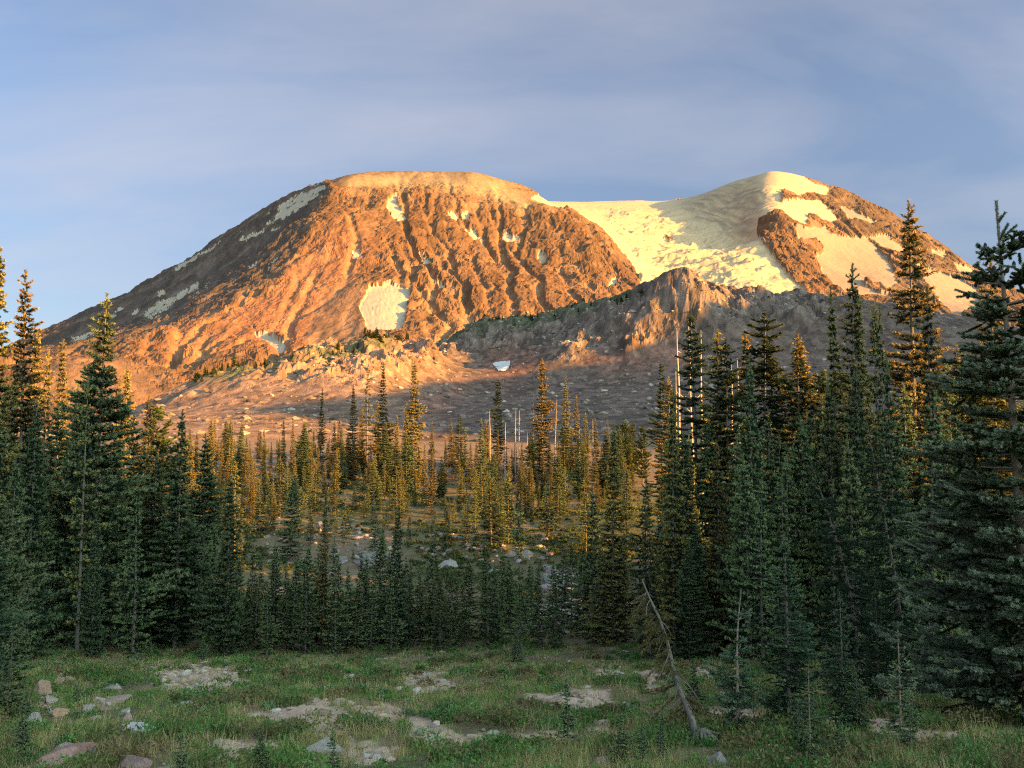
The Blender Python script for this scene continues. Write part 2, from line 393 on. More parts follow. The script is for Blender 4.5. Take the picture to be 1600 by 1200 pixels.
strata = np.sin(6.283 * (Zg / 62 + .7 * fbm(Xg / 500, Yg / 500, 3, 141))) * (.3 + .7 * np.clip(fbm(Xg / 260, Yg / 260, 3, 143) * 2 + .3, 0, 1))
rel = 26 * ridged(Xg / 420, Yg / 520, 5, 11, .5) * (1 - .4 * dark) + body * (16 * fbm(Xg / 110, Yg / 110, 5, 31, .6) * (.4 + .6 * rough) + gul * (.25 + .6 * np.clip(rough, 0, 1.1)) * (1 - .55 * tan) * (1 - .5 * dark) + 1.6 * q4 + rough * 10 * r5)
rel = rel + body * np.clip(cliff * 1.2 + rough * .4, 0, 1) * (9 * strata + 8 * ridged(ac / 70 + .5 * q3, al / 150, 4, 61, .55))
oc = sstep(.12, .45, ridged(Xg / 150 + .4 * q3, Yg / 210 + .3 * q3, 4, 161, .55) + .35 * (rough - .6)) * body * (1 - .7 * tan) * (1 - .55 * red)
rel = rel + oc * (8 * (id1 - .35) + 6 * ridged(Xg / 38, Yg / 48, 3, 165, .6) + 4)
gl = msk['glacier'] * (1 - hole)
gsteep = sample(raster([[(930,330),(1040,345),(1180,400),(1240,450),(1000,470),(960,380)]], 16), px, py)
ice = gl * (.35 + gsteep) * (26 * ridged(Xg / 240 + .5 * fbm(Xg / 200, Yg / 200, 3, 71), Yg / 90, 4, 75, .6) + 5 * fbm(Xg / 40, Yg / 30, 4, 80, .6) + 22 * fbm(Xg / 300, Yg / 170, 3, 83))
edge = sstep(5400, 4700, Yg) * .85 + .15
keepsky = 1 - .75 * np.clip(sample(raster([[(510,262),(750,262),(835,312),(1060,312),(1170,270),(1240,262),(1300,296),(1300,312),(1240,284),(1170,292),(1060,328),(830,328),(740,285),(520,300)]], 3), px, py), 0, 1)
ice = ice + (1 - gl) * snow * 2.4 * ridged(ac / 15, al / 75, 3, 181, .6)
saw = np.mod(al / 120 + 1.1 * fbm(Xg / 240, Yg / 240, 3, 185), 1.0)
ice = ice + gl * (.12 + gsteep) * 15 * (np.minimum(saw / .8, (1 - saw) / .2) - .5)
Zg2 = Zg + (rel * np.where(snow > .5, .35, 1) + ice) * keepsky
# colour of the ground itself
n1 = fbm(Xg / 400, Yg / 500, 4, 91)[..., None]; n2 = fbm(Xg / 70, Yg / 110, 4, 95)[..., None]
n3 = fbm(Xg / 130, (Yg + .5 * Xg) / 700, 4, 97)[..., None]
base = np.array([.28, .152, .09]) * (1 + .25 * n1)
lerp = lambda a, b, t: a * (1 - t) + b * t
col = lerp(base, np.array([.37, .165, .10]), np.clip(red[..., None] * (.75 + .8 * n3), 0, 1))
col = lerp(col, np.array([.36, .23, .14]), np.clip(.5 * n3 + .25 * n1 + .1, 0, .6))
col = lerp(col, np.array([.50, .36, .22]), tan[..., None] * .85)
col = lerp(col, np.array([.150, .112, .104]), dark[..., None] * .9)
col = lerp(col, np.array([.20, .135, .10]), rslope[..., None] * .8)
col = lerp(col, np.array([.30, .18, .12]), smooth_[..., None] * .6)
strk = fbm(ac / 26 + .4 * q3, al / 420, 4, 151)[..., None]
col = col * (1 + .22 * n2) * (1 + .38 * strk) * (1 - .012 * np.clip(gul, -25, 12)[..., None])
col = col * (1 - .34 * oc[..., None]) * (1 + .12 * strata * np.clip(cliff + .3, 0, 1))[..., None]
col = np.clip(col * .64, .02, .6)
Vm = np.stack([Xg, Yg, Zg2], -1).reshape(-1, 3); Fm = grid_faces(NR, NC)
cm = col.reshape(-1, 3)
fs = snow.ravel()[Fm].mean(1) > .5
def largest(Fc):
    """the biggest connected piece of a set of faces"""
    lab = np.arange(Fc.max() + 1)
    while True:
        m = lab[Fc].min(1); new = lab.copy()
        for k in range(Fc.shape[1]): np.minimum.at(new, Fc[:, k], m)
        new = new[new]
        if (new == lab).all(): break
        lab = new
    r = lab[Fc[:, 0]]; u, n = np.unique(r, return_counts=True)
    return r == u[n.argmax()]
def part_of(keys):
    return np.maximum.reduce([msk[k] for k in keys]).ravel()[Fm].mean(1) > .5
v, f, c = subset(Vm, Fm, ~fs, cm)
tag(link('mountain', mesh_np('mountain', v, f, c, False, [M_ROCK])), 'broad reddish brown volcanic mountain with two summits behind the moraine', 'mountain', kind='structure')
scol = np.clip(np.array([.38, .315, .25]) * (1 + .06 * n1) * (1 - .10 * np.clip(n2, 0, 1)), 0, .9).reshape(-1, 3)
ash_shade = sample(raster([[(1062,322),(1100,302),(1150,284),(1180,278),(1196,300),(1190,335),(1182,375),(1160,388),(1120,362),(1090,345)]], 7), px, py)  # shade of the summit's left face and ash put into the snow colour
ash_shade_mix = np.clip(ash_shade * (.55 + 1.1 * fbm(ac / 30, al / 240, 4, 171)), 0, .85)
scol = lerp(scol, np.array([.17, .14, .125]), ash_shade_mix.reshape(-1, 1))
done = np.zeros(len(Fm), bool)
for nm, keys, lab, cat, kind in (
  ('glacier', ['glacier'], 'crevassed glacier spilling between the two mountain summits', 'glacier', 'structure'),
  ('snow_patch', ['big'], 'large rounded snow patch low on the lit brown mountain face', 'snow patch', None),
  ('snow_patch', ['small'], 'small ragged snow patch on the red slope beside the left moraine crest', 'snow patch', None),
  ('snowfield', ['right'], 'broad sunlit snowfield below the right summit', 'snowfield', 'structure'),
  ('snow_streaks', ['flank'], 'long thin snow streaks on the shaded left flank', 'snow', 'stuff'),
  ('snow_remnants', ['face'], 'scattered snow remnants in the gullies of the sunlit face', 'snow', 'stuff')):
    k = fs & part_of(keys) & ~done
    if nm == 'snow_patch':
        q = np.flatnonzero(k); k = np.zeros_like(k); k[q[largest(Fm[q])]] = True
    done |= k
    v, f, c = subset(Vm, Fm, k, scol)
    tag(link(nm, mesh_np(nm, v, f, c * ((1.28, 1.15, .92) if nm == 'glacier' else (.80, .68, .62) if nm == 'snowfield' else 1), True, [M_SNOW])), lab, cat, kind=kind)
rest = fs & ~done
if rest.any():
    v, f, c = subset(Vm, Fm, rest, cm); link('mountain', mesh_np('mountain', v, f, c, False, [M_ROCK]))['kind'] = 'structure'

# ------------------------------------------------------------------ the moraine in front of it
CREST = [(100,690,270),(180,660,275),(241,630,280),(308,594,300),(350,582,310),(437,563,325),(520,538,345),(560,526,360),(640,533,400),(690,532,470),(735,508,510),(780,494,500),(900,474,460),(960,462,440),(1000,450,420),(1030,437,405),(1075,432,400),(1100,442,405),(1160,455,415),(1210,453,420),(1290,456,425),(1340,470,425),(1400,478,420),(1450,490,410),(1520,503,400),(1600,520,380),(1750,550,360)]
mo = [at(*r) for r in CREST]
mo += [(p[0] * (1 + 110 / p[1]), p[1] + 110, p[2] - 26) for p in mo] + [(p[0] * (1 + 420 / p[1]), p[1] + 420, p[2] - 70) for p in mo[::3]]
mo += [at(*r) for r in [(320,640,240),(420,630,250),(520,610,262),(600,600,285),(660,590,330),(-200,700,250),(700,570,400),(785,574,395),(760,540,445),(850,560,385),(900,520,420),(720,620,320),(850,620,305),(970,570,362),(1010,525,385),(1045,482,393),(1080,520,382),(1150,560,345),(1200,510,385),(1300,560,335),(1400,560,315),(1550,590,280)]]
mo += [at(*r) for r in [(-300,690,160),(100,682,160),(300,676,165),(500,677,165),(700,680,165),(900,680,165),(1100,678,160),(1300,678,150),(1500,668,150),(1800,650,150)]]
mo += [at(*r) for r in [(450,653,205),(650,654,210),(850,648,220),(1050,640,220),(1250,620,220),(1450,625,205)]]
mof = TPS(mo, 100.0, 3e-4)
NC2 = 1150
aa = np.linspace(-0.95, 0.95, NC2)
rr = np.concatenate([np.linspace(145, 600, 420, endpoint=False), np.linspace(600, 1000, 40)])
rr_m = rr; NR2 = len(rr)
Ym, Am = np.meshgrid(rr, aa, indexing='ij'); Xm = Am * Ym
Zb = mof(Xm, Ym)
mpx, mpy = project(Xm, Ym, Zb)
crestY = np.interp(mpx, [r[0] for r in CREST], [r[2] for r in CREST])
near_crest = np.exp(-((Ym - crestY) / 45.0) ** 2)
rocky = sample(raster([[(640,520),(740,500),(960,455),(1080,425),(1300,450),(1300,500),(1150,500),(1080,470),(980,500),(900,560),(800,545),(700,550)],[(330,575),(560,520),(690,530),(690,570),(600,600),(480,590)]], 10), mpx, mpy)
rib = sample(raster([[(975,560),(970,540),(1010,500),(1050,480),(1045,440),(1060,425),(1092,425),(1098,450),(1088,478),(1075,505),(1050,520),(1020,545)]], 4), mpx + 10 * fbm(Xm / 20, Ym / 25, 3, 5), mpy)
knob = sample(raster([[(1180,470),(1182,445),(1190,436),(1202,440),(1208,470)],[(1060,450),(1066,428),(1078,426),(1084,450)],[(1215,465),(1225,448),(1240,455),(1245,468)]], 3), mpx, mpy)
wA, idA = worley(Xm / 9 + .3 * fbm(Xm / 6, Ym / 6, 2, 8), Ym / 11, 12)
wB, idB = worley(Xm / 3.2, Ym / 4.5, 14)
relm = 1.6 * fbm(Xm / 45, Ym / 60, 4, 101) + .7 * (idB - .5) * (.5 + rocky) * sstep(.75, .2, wB)
relm = relm + (rocky * .9 + near_crest * .35) * (4.2 * (idA - .4) * sstep(.8, .25, wA) + 4.5 * ridged(Xm / 22, Ym / 34, 4, 105, .55))
relm = relm + rib * (1 - .75 * near_crest) * (4 + 4 * ridged(Xm / 9, Ym / 12, 4, 109, .6) + 5 * (idA - .5)) + knob * 1.5
wC, idC = worley(Xm / 5.5 + .3 * fbm(Xm / 4, Ym / 4, 2, 18), Ym / 6.5, 22)
relm = relm + np.maximum(rocky, rib) * (1 - .45 * near_crest) * (2.6 * (idC - .5) * sstep(.85, .3, wC) + 1.6 * ridged(Xm / 7, Ym / 8, 3, 115, .6) + 3.5 * ridged(Xm / 13, Ym / 15, 4, 117, .6))
relm = relm - 7.5 * near_crest * np.maximum(rocky, rib)
Zm = Zb + relm * sstep(145, 200, Ym) - 2.2 * (1 - sstep(145, 162, Ym))
patchA = sample(raster([[(770,570),(782,566),(799,565),(796,573),(789,581),(778,579)]], 0), mpx + 2 * fbm(Xm / 8, Ym / 8, 2, 4), mpy)
patchB = sample(raster([[(612,633),(628,630),(640,632),(650,638),(668,638),(664,642),(645,645),(620,646)]], 0), mpx, mpy)
patchC = sample(raster([[(886,543),(897,541),(894,546),(886,547)]], 0), mpx, mpy)
redm = sample(raster([[(650,620),(700,600),(740,590),(720,620),(680,650),(640,655)],[(760,550),(830,540),(850,560),(800,600),(760,590)],[(640,535),(690,535),(680,570),(640,590)],[(900,560),(1000,545),(1080,540),(1090,570),(960,585)]], 9), mpx, mpy)
grn = sample(raster([[(680,530),(740,500),(800,484),(900,466),(990,444),(1000,456),(900,490),(800,505),(720,528)],[(300,600),(350,578),(440,560),(560,518),(640,525),(560,548),(440,578),(340,596)]], 5), mpx, mpy + 6 * fbm(Xm / 12, Ym / 12, 3, 66))
m1 = fbm(Xm / 70, Ym / 90, 4, 121)[..., None]; m2 = fbm(Xm / 8, Ym / 12, 4, 125)[..., None]; m3 = fbm(Xm / 2.2, Ym / 3.5, 3, 127)[..., None]
lit_side = sstep(760, 560, mpx)[..., None]  # sunlight on the left and shade on the right put into the colour
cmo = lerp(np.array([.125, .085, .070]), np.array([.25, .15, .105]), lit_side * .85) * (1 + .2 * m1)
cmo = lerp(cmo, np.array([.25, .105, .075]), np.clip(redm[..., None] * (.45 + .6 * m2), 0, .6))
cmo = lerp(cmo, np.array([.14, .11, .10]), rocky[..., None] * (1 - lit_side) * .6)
cmo = lerp(cmo, np.array([.19, .12, .08]), np.clip(rib * (1 - near_crest), 0, 1)[..., None] * .8)
cmo = lerp(cmo, np.array([.055, .07, .035]), np.clip(grn[..., None] * (.75 + .9 * m2), 0, .9))
cmo = np.clip(cmo * (1 + .35 * m2) * (1 + .45 * m3) * (1 + .8 * (idB[..., None] - .5)), .02, .6)
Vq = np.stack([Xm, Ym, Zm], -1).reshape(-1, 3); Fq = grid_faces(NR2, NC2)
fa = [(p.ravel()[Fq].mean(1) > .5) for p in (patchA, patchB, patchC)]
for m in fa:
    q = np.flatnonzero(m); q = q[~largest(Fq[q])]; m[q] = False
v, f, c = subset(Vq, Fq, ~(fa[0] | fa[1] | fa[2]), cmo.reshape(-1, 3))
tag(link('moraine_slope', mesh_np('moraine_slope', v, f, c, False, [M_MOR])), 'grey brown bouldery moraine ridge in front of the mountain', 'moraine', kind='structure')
for k, lab in ((fa[0], 'white arrowhead shaped snow patch in the shaded moraine bowl'), (fa[1], 'flat snow patch at the moraine foot behind the tall fir tops'), (fa[2], 'tiny snow patch under the dark rocks of the moraine crest')):
    v, f, c = subset(Vq, Fq, k, np.full((len(Vq), 3), .6))
    v = v + (0, 0, .25)
    tag(link('snow_patch', mesh_np('snow_patch', v, f, c, True, [M_SNOW])), lab, 'snow patch')

# ------------------------------------------------------------------ meadow, hollow and bench
NP = [(0,-12,-.6),(-30,-12,.5),(30,-12,.6),(0,0,-1.75),(-8,2,-2.0),(8,2,-2.0),(0,4,-2.45),(0,8,-3.25),(-8,8,-3.3),(8,8,-3.2),(0,20,-5.7),(-14,20,-5.55),(14,20,-5.6),(0,35,-8.65),(-10,35,-8.9),(-25,35,-8.15),(12,37,-8.75),(28,38,-8.5),
      (0,48,-9.9),(-25,48,-9.6),(25,50,-9.0),(0,60,-9.5),(-30,62,-8.9),(35,62,-7.6),(0,75,-8.1),(-30,75,-7.9),(38,80,-5.8),(0,95,-6.3),(-45,95,-4.9),(50,100,-4.0),(0,130,-1.8),(-70,130,-.5),(75,130,-1.0),(0,165,2.6),(-90,165,3),(95,165,3),(-60,40,-6.5),(60,40,-6.0),(-90,90,-4),(100,80,-2)]
ng = TPS(NP, 20.0, 5e-3)
def ground_z(x, y):
    x = np.asarray(x, float); y = np.asarray(y, float)
    z = ng(x, y)
    return z + .28 * fbm(x / 4.5, y / 4.5, 4, 201) * sstep(0, 8, y) + .35 * fbm(x / 14, y / 14, 3, 205) * sstep(30, 60, y)
rr = np.concatenate([np.linspace(-14, 3, 12, endpoint=False), np.geomspace(3, 195, 520)])
aa = np.linspace(-1, 1, 640)
width = np.maximum(14, np.abs(rr) * 1.05 + 10)
Yn = np.repeat(rr[:, None], len(aa), 1); Xn = width[:, None] * aa[None]
Zn = ground_z(Xn, Yn)
Zn = Zn + (mof(Xn, Yn) - Zn - .6) * sstep(100, 140, Yn)
npx, npy = project(Xn, np.maximum(Yn, .5), Zn)
BARE = [[(243,1052),(262,1048),(300,1040),(330,1045),(372,1050),(392,1058),(380,1072),(345,1078),(300,1088),(262,1078),(245,1068)],
 [(80,1048),(105,1050),(118,1062),(100,1076),(82,1066)],[(130,1010),(150,1012),(146,1022),(132,1020)],[(340,1022),(358,1024),(356,1032),(342,1030)],
 [(395,1112),(440,1098),(490,1092),(548,1090),(560,1098),(530,1106),(552,1118),(545,1132),(520,1150),(480,1144),(440,1140),(398,1130)],
 [(562,1108),(600,1102),(635,1108),(632,1122),(590,1130),(560,1126)],[(642,1118),(662,1124),(690,1132),(720,1150),(745,1160),(735,1172),(690,1172),(655,1168),(640,1150)],
 [(548,1158),(580,1160),(615,1172),(612,1190),(560,1196),(540,1180)],[(615,1056),(655,1052),(700,1062),(720,1072),(700,1084),(660,1082),(636,1090),(640,1074)],
 [(888,1082),(920,1074),(962,1080),(968,1096),(930,1112),(895,1108)],[(932,1044),(970,1046),(990,1058),(960,1062),(935,1056)],[(1000,1046),(1044,1050),(1052,1068),(1020,1084),(1000,1072)],
 [(1095,1050),(1120,1052),(1118,1078),(1098,1072)],[(1105,1110),(1150,1106),(1190,1112),(1195,1128),(1130,1134),(1108,1128)],[(1120,1080),(1150,1082),(1146,1096),(1122,1096)],
 [(820,1080),(860,1084),(850,1098),(822,1094)],[(1290,1060),(1330,1064),(1322,1090),(1292,1086)],[(60,1090),(78,1086),(84,1112),(62,1118)],[(150,1096),(190,1100),(186,1112),(152,1108)],
 [(430,800),(520,800),(560,830),(540,870),(450,880),(400,850)],[(520,830),(620,830),(640,880),(560,920),(520,880)],[(855,890),(905,880),(905,960),(860,985),(840,960)],[(560,880),(640,880),(620,920),(560,930)],[(1090,770),(1150,770),(1150,860),(1090,860)]]
wn = 26 * fbm(Xn / .9, Yn / 1.3, 5, 211, .6)
bare = sample(raster(BARE, 4), npx + wn * 1.2, npy + wn * .7)
thin = fbm(Xn / 2.2, Yn / 3.2, 4, 215)
bare = np.clip(bare + .9 * sstep(.2, .42, thin) * (Yn < 34), 0, 1)
BM = raster(BARE, 4)
def bare_at(x, y):
    z = ground_z(x, y); a, b = project(x, y, z); w = 26 * fbm(x / .9, y / 1.3, 5, 211, .6)
    return np.clip(sample(BM, a + w * 1.2, b + w * .7) + .9 * sstep(.2, .42, fbm(x / 2.2, y / 3.2, 4, 215)) * (y < 34), 0, 1)
g1 = fbm(Xn / 1.4, Yn / 1.4, 4, 221)[..., None]; g2 = fbm(Xn / .35, Yn / .35, 3, 225)[..., None]
sandc = np.array([.54, .375, .275]) * (1 + .18 * g1)
duff = lerp(np.array([.10, .095, .045]), np.array([.26, .19, .115]), np.clip(.45 + .8 * g1, 0, 1))
cn_ = lerp(duff, sandc, sstep(.25, .75, bare + .35 * g2[..., 0])[..., None])
far_ = sstep(40, 60, Yn)[..., None]
cn_ = lerp(cn_, lerp(np.array([.10, .10, .04]), np.array([.22, .16, .10]), np.clip(.35 + .9 * fbm(Xn / 9, Yn / 9, 4, 231)[..., None] + .5 * bare[..., None], 0, 1)), far_)
cn_ = lerp(cn_, np.array([.235, .155, .11]) * (1 + .35 * fbm(Xn / 7, Yn / 9, 4, 241)[..., None]), (sstep(88, 122, Yn + 14 * fbm(Xn / 22, Yn / 22, 3, 243)) * .9)[..., None])
cn_ = np.clip(cn_ * (1 + .25 * g2), .02, .6)
lump = .16 * bare * np.abs(fbm(Xn / .6, Yn / .6, 5, 235, .6)) * (Yn < 40) - .05 * bare
tag(link('meadow_ground', mesh_np('meadow_ground', np.stack([Xn, Yn, Zn + lump], -1).reshape(-1, 3), grid_faces(len(rr), len(aa)), cn_.reshape(-1, 3), True, [M_SOIL])), 'sloping alpine meadow with sandy bare patches', 'meadow', kind='structure')

# ------------------------------------------------------------------ unseen ridge on the sun side, added and shaped to cast shade
T_ = np.array([-sun_dir[1], sun_dir[0]]) / math.hypot(sun_dir[0], sun_dir[1])   # along that ridge, away from the viewer
S_ = np.array([sun_dir[0], sun_dir[1]]) / math.hypot(sun_dir[0], sun_dir[1])
TAN = math.tan(R_(SUN_EL)); S0 = 330.0
PROFILE = [(-400,25),(-60,12),(0,8.5),(14,8.3),(30,8.5),(35,7.5),(40,-3),(46,-10),(88,-10),(96,-5),(110,-2),(135,4)]
# where the edge of its shade lies on the moraine
for a_, b_, y_, up in [(100,690,260,-2),(500,640,270,0),(640,600,330,-1),(785,574,395,-4),(980,552,365,-2),(1010,525,385,-4),(1075,432,400,-14),(1150,510,400,8),(1200,453,418,3),(1290,456,425,5),(1450,490,410,6)]:
    q = np.array(at(a_, b_, y_)); PROFILE.append((float(T_ @ q[:2]), float(q[2] - TAN * (S_ @ q[:2]) + up)))
PROFILE.sort()
PROFILE += [(PROFILE[-1][0] + 60, PROFILE[-1][1]), (PROFILE[-1][0] + 200, PROFILE[-1][1] - 25), (1200, 40)]
us = np.concatenate([np.linspace(-400, -60, 40, endpoint=False), np.linspace(-60, 640, 500), np.linspace(645, 1200, 40)])
vs = np.linspace(-130, 260, 70)
Uu, Vv = np.meshgrid(us, vs, indexing='ij')
top = np.interp(Uu, [p[0] for p in PROFILE], [p[1] for p in PROFILE])
top = top + .5 * fbm(Uu / 6, Uu * 0 + .5, 4, 301) + TAN * S0
low = np.minimum(-12 + .02 * Uu, top - 5)
hz = np.where(Vv < 0, low + (top - low) * sstep(-130, 0, Vv), low + (top - low) * (1 - sstep(0, 260, Vv)))
hz = hz + 1.2 * fbm(Uu / 25, Vv / 25, 4, 303) * np.clip(np.abs(Vv) / 30, 0, 1)
Xr = S_[0] * (S0 + Vv) + T_[0] * Uu; Yr = S_[1] * (S0 + Vv) + T_[1] * Uu
crid = np.clip(np.array([.12, .10, .075]) * (1 + .4 * fbm(Xr / 20, Yr / 20, 4, 305)[..., None]), .02, .5)
tag(link('shading_ridge', mesh_np('shading_ridge', np.stack([Xr, Yr, hz], -1).reshape(-1, 3), grid_faces(len(us), len(vs)), crid.reshape(-1, 3), True, [M_MOR])), 'unseen ridge added to shade the meadow and moraine', 'ridge', kind='structure')
# the wide land under everything
gx, gy = np.meshgrid(np.linspace(-14000, 14000, 57), np.linspace(-14000, 16000, 61), indexing='ij')
gz = -45 + 25 * fbm(gx / 3000, gy / 3000, 3, 311) - np.hypot(gx, gy) * .004
tag(link('terrain', mesh_np('terrain', np.stack([gx, gy, gz], -1).reshape(-1, 3), grid_faces(57, 61)[:, ::-1], np.full((gx.size, 3), (.07, .075, .045)), True, [M_SOIL])), 'wide forested lowland around the mountain', 'terrain', kind='structure')

# ------------------------------------------------------------------ conifers
def curve_pts(a, d, L, s0, s1, n, side=0.0):
    """points of a branch: start a, plan direction d, length L, slope and curvature of its rise"""
    t = np.linspace(0, 1, n)
    p = np.empty((n, 3))
    sd = np.array([-d[1], d[0]])
    p[:, 0] = a[0] + L * (d[0] * t + sd[0] * side * t * t); p[:, 1] = a[1] + L * (d[1] * t + sd[1] * side * t * t)
    p[:, 2] = a[2] + L * (s0 * t + s1 * t * t)
    return p
def needle_tris(A, B, tip, k, nl, nw, rg, lift=.25, fwd=.75):
    """k needle triangles on every segment A->B; tip = how young (pale) the segment is"""
    n = len(A)
    D = B - A; L = np.linalg.norm(D, axis=1, keepdims=True); D = D / np.maximum(L, 1e-6)
    cnt = np.maximum(1, np.round(L[:, 0] * k)).astype(int)
    i = np.repeat(np.arange(n), cnt); m = len(i)
    u = rg.random((m, 1))
    P = A[i] + (B - A)[i] * u
    R = rg.normal(size=(m, 3)); R[:, 2] += lift
    R -= (R * D[i]).sum(1, keepdims=True) * D[i] * .9
    R /= np.linalg.norm(R, axis=1, keepdims=True) + 1e-6
    dr = D[i] * fwd + R; dr /= np.linalg.norm(dr, axis=1, keepdims=True)
    s = np.cross(dr, rg.normal(size=(m, 3))); s /= np.linalg.norm(s, axis=1, keepdims=True) + 1e-6
    ln = nl * rg.uniform(.65, 1.2, (m, 1)); w = nw * rg.uniform(.7, 1.3, (m, 1)) * .5
    V = np.stack([P - s * w, P + s * w, P + dr * ln], 1).reshape(-1, 3)
    c = np.repeat(tip[i] if np.ndim(tip) else np.full(m, tip), 3)
    c = np.clip(c + np.repeat(rg.normal(0, .12, m), 3), 0, 1)
    return V, c
def tube(pts, rad, sides=7):
    pts = np.asarray(pts, float); rad = np.asarray(rad, float); n = len(pts)
    d = np.gradient(pts, axis=0); d /= np.linalg.norm(d, axis=1, keepdims=True) + 1e-9
    ref = np.where(np.abs(d[:, 2:3]) > .9, [[1., 0, 0]], [[0, 0, 1.]])
    a = np.cross(d, ref); a /= np.linalg.norm(a, axis=1, keepdims=True); b = np.cross(d, a)
    th = np.linspace(0, 2 * np.pi, sides, endpoint=False)
    V = pts[:, None] + rad[:, None, None] * (np.cos(th)[None, :, None] * a[:, None] + np.sin(th)[None, :, None] * b[:, None])
    i = np.arange(n * sides).reshape(n, sides)
    Fq = np.stack([i[:-1], np.roll(i[:-1], -1, 1), np.roll(i[1:], -1, 1), i[1:]], -1).reshape(-1, 4)
    return V.reshape(-1, 3), Fq
def join_tubes(parts):
    V, Fq, o = [], [], 0
    for v, f in parts:
        V.append(v); Fq.append(f + o); o += len(v)
    return np.concatenate(V), np.concatenate(Fq)
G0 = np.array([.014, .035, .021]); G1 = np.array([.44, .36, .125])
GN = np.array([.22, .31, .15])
def fir(seed, H, R, gap, nb, kd, nl, nw, base=.04, power=.85, lean=(0, 0), ragged=.25, droop=.0, leader=.05, bare=0.0, tip0=.15, tip_gain=.8, g0=G0, g1=G1, twig=.2, sub=False, round_top=0.0, trunk_r=None, bark=(.15, .125, .105), crook=0.0, holes=.08, dead=0, cpow=2.1, core=5):
    """crown and trunk meshes of one conifer standing on the origin"""
    rg = np.random.default_rng(seed)
    R *= 1.38; nb *= 1.75; gap *= 1.35; kd *= 2.0; nl *= 1.05; nw *= 1.35
    lean = np.array(lean, float)
    ph = rg.uniform(0, 6.28, 2)
    def axis(h):
        t = h / H
        return np.array([lean[0] * t * t + crook * math.sin(ph[0] + 5 * t) * t * (1 - t), lean[1] * t * t + crook * math.sin(ph[1] + 4 * t) * t * (1 - t), h])
    A, B, T, wood = [], [], [], []
    h = H * base
    trunk_r = (trunk_r or H * .0085 + .015) * .72
    clump = rg.uniform(.6, 1.15, 60)
    while h < H * (1 - leader):
        t = 1 - h / H
        prof = t ** power
        if round_top: prof = prof * (1 - round_top) + round_top * min(1, math.sqrt(max(0, t * 2.6)))
        prof *= min(1, .55 + (h / H - base) * 3.2)
        n = max(3, int(round(nb * (.7 + .5 * rg.random()) * (.6 + .4 * prof))))
        a0 = rg.uniform(0, 6.28)
        k_ = clump[int(h / (gap * 2.5)) % 60]
        if rg.random() < .045: n = 1
        for q in range(n):
            if rg.random() < holes: continue
            phi = a0 + 6.283 * q / n + rg.normal(0, .22)
            side_k = .82 + .22 * math.sin(phi * 2 + h * 1.1 + ph[0]) + .22 * math.sin(phi - ph[1] + 2.2 * h / H * 3)
            L = R * prof * k_ * side_k * rg.uniform(1 - ragged, 1 + ragged * .7) + .02 * H * leader
            if L < .02: continue
            hh = h + rg.normal(0, gap * .13)
            d = np.array([math.cos(phi), math.sin(phi)])
            low = 1 - h / H
            s0 = (.42 - .85 * low ** .7) - droop + rg.normal(0, .10); s1 = .12 + .22 * low
            ns = 6
            p = curve_pts(axis(hh), d, L, s0, s1, ns, rg.normal(0, .12))
            start = 1 if L < .3 else (1 if rg.random() < .5 else 2)
            if bare: start = max(start, int(bare * ns))
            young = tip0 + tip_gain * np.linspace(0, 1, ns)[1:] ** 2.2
            A.append(p[start:-1]); B.append(p[start + 1:]); T.append(young[start:])
            if L > .22: wood.append((p[:max(3, start + 3)], L))
            # twigs in a flat spray to both sides
            m = max(2, int(L / (twig * (.55 if sub else .75))))
            for j in range(m):
                t_ = rg.uniform(.12 + .5 * bare, .97)
                x = t_ * (ns - 1); i = min(int(x), ns - 2); f = x - i
                o = p[i] * (1 - f) + p[i + 1] * f
                sgn = 1 if j % 2 else -1
                ang = phi + sgn * rg.uniform(.55, 1.1)
                l2 = min(.46 * L * (1.12 - t_), 2.6 * twig) * rg.uniform(.6, 1.2) + .25 * twig
                dd = np.array([math.cos(ang), math.sin(ang)])
                sl_ = s0 + 2 * s1 * t_
                e = curve_pts(o, dd, l2, sl_ * .6 - .04 + rg.normal(0, .07), .12, 4 if sub else 3)
                A.append(e[:-1]); B.append(e[1:]); T.append(tip0 + tip_gain * np.linspace(.15, 1, len(e) - 1) ** 1.6 * (.6 + .4 * t_))
                if sub and l2 > .22:
                    for s in range(int(l2 / .09)):
                        u_ = rg.uniform(.15, .95); o2 = e[0] * (1 - u_) + e[-1] * u_
                        an3 = ang + (1 if s % 2 else -1) * rg.uniform(.5, 1)
                        l3 = rg.uniform(.08, .2)
                        e3 = np.array([o2, o2 + l3 * np.array([math.cos(an3), math.sin(an3), rg.uniform(-.1, .35)])])
                        A.append(e3[:1]); B.append(e3[1:]); T.append(np.array([tip0 + tip_gain * (.35 + .65 * u_ * t_)]))
        for q in range(core):
            ph_ = rg.uniform(0, 6.28); r_ = R * prof * rg.uniform(.08, .5); o = axis(min(h, H * .97)) + (r_ * math.cos(ph_), r_ * math.sin(ph_), rg.normal(0, gap * .3))
            A.append(o[None]); B.append((o + (.28 * R * prof * math.cos(ph_ + 1), .28 * R * prof * math.sin(ph_ + 1), -.05 * R))[None]); T.append(np.array([0.0]))
        h += gap * rg.uniform(.75, 1.25) * (.75 + .25 * (1 - h / H) ** .5)
    # leader
    for z0, z1 in ((H * (1 - leader), H),):
        A.append(np.array([axis(z0)])); B.append(np.array([axis(z1)])); T.append(np.array([.7]))
        for q in range(core):
            ph_ = rg.uniform(0, 6.28); zb = z0 + (z1 - z0) * (0 if q < 3 else .45); l = H * leader * (.5 if q < 3 else .3)
            o = axis(zb); A.append(o[None]); B.append((o + l * np.array([.75 * math.cos(ph_), .75 * math.sin(ph_), .65]))[None]); T.append(np.array([.8]))
    A, B, T = np.concatenate(A), np.concatenate(B), np.concatenate(T)
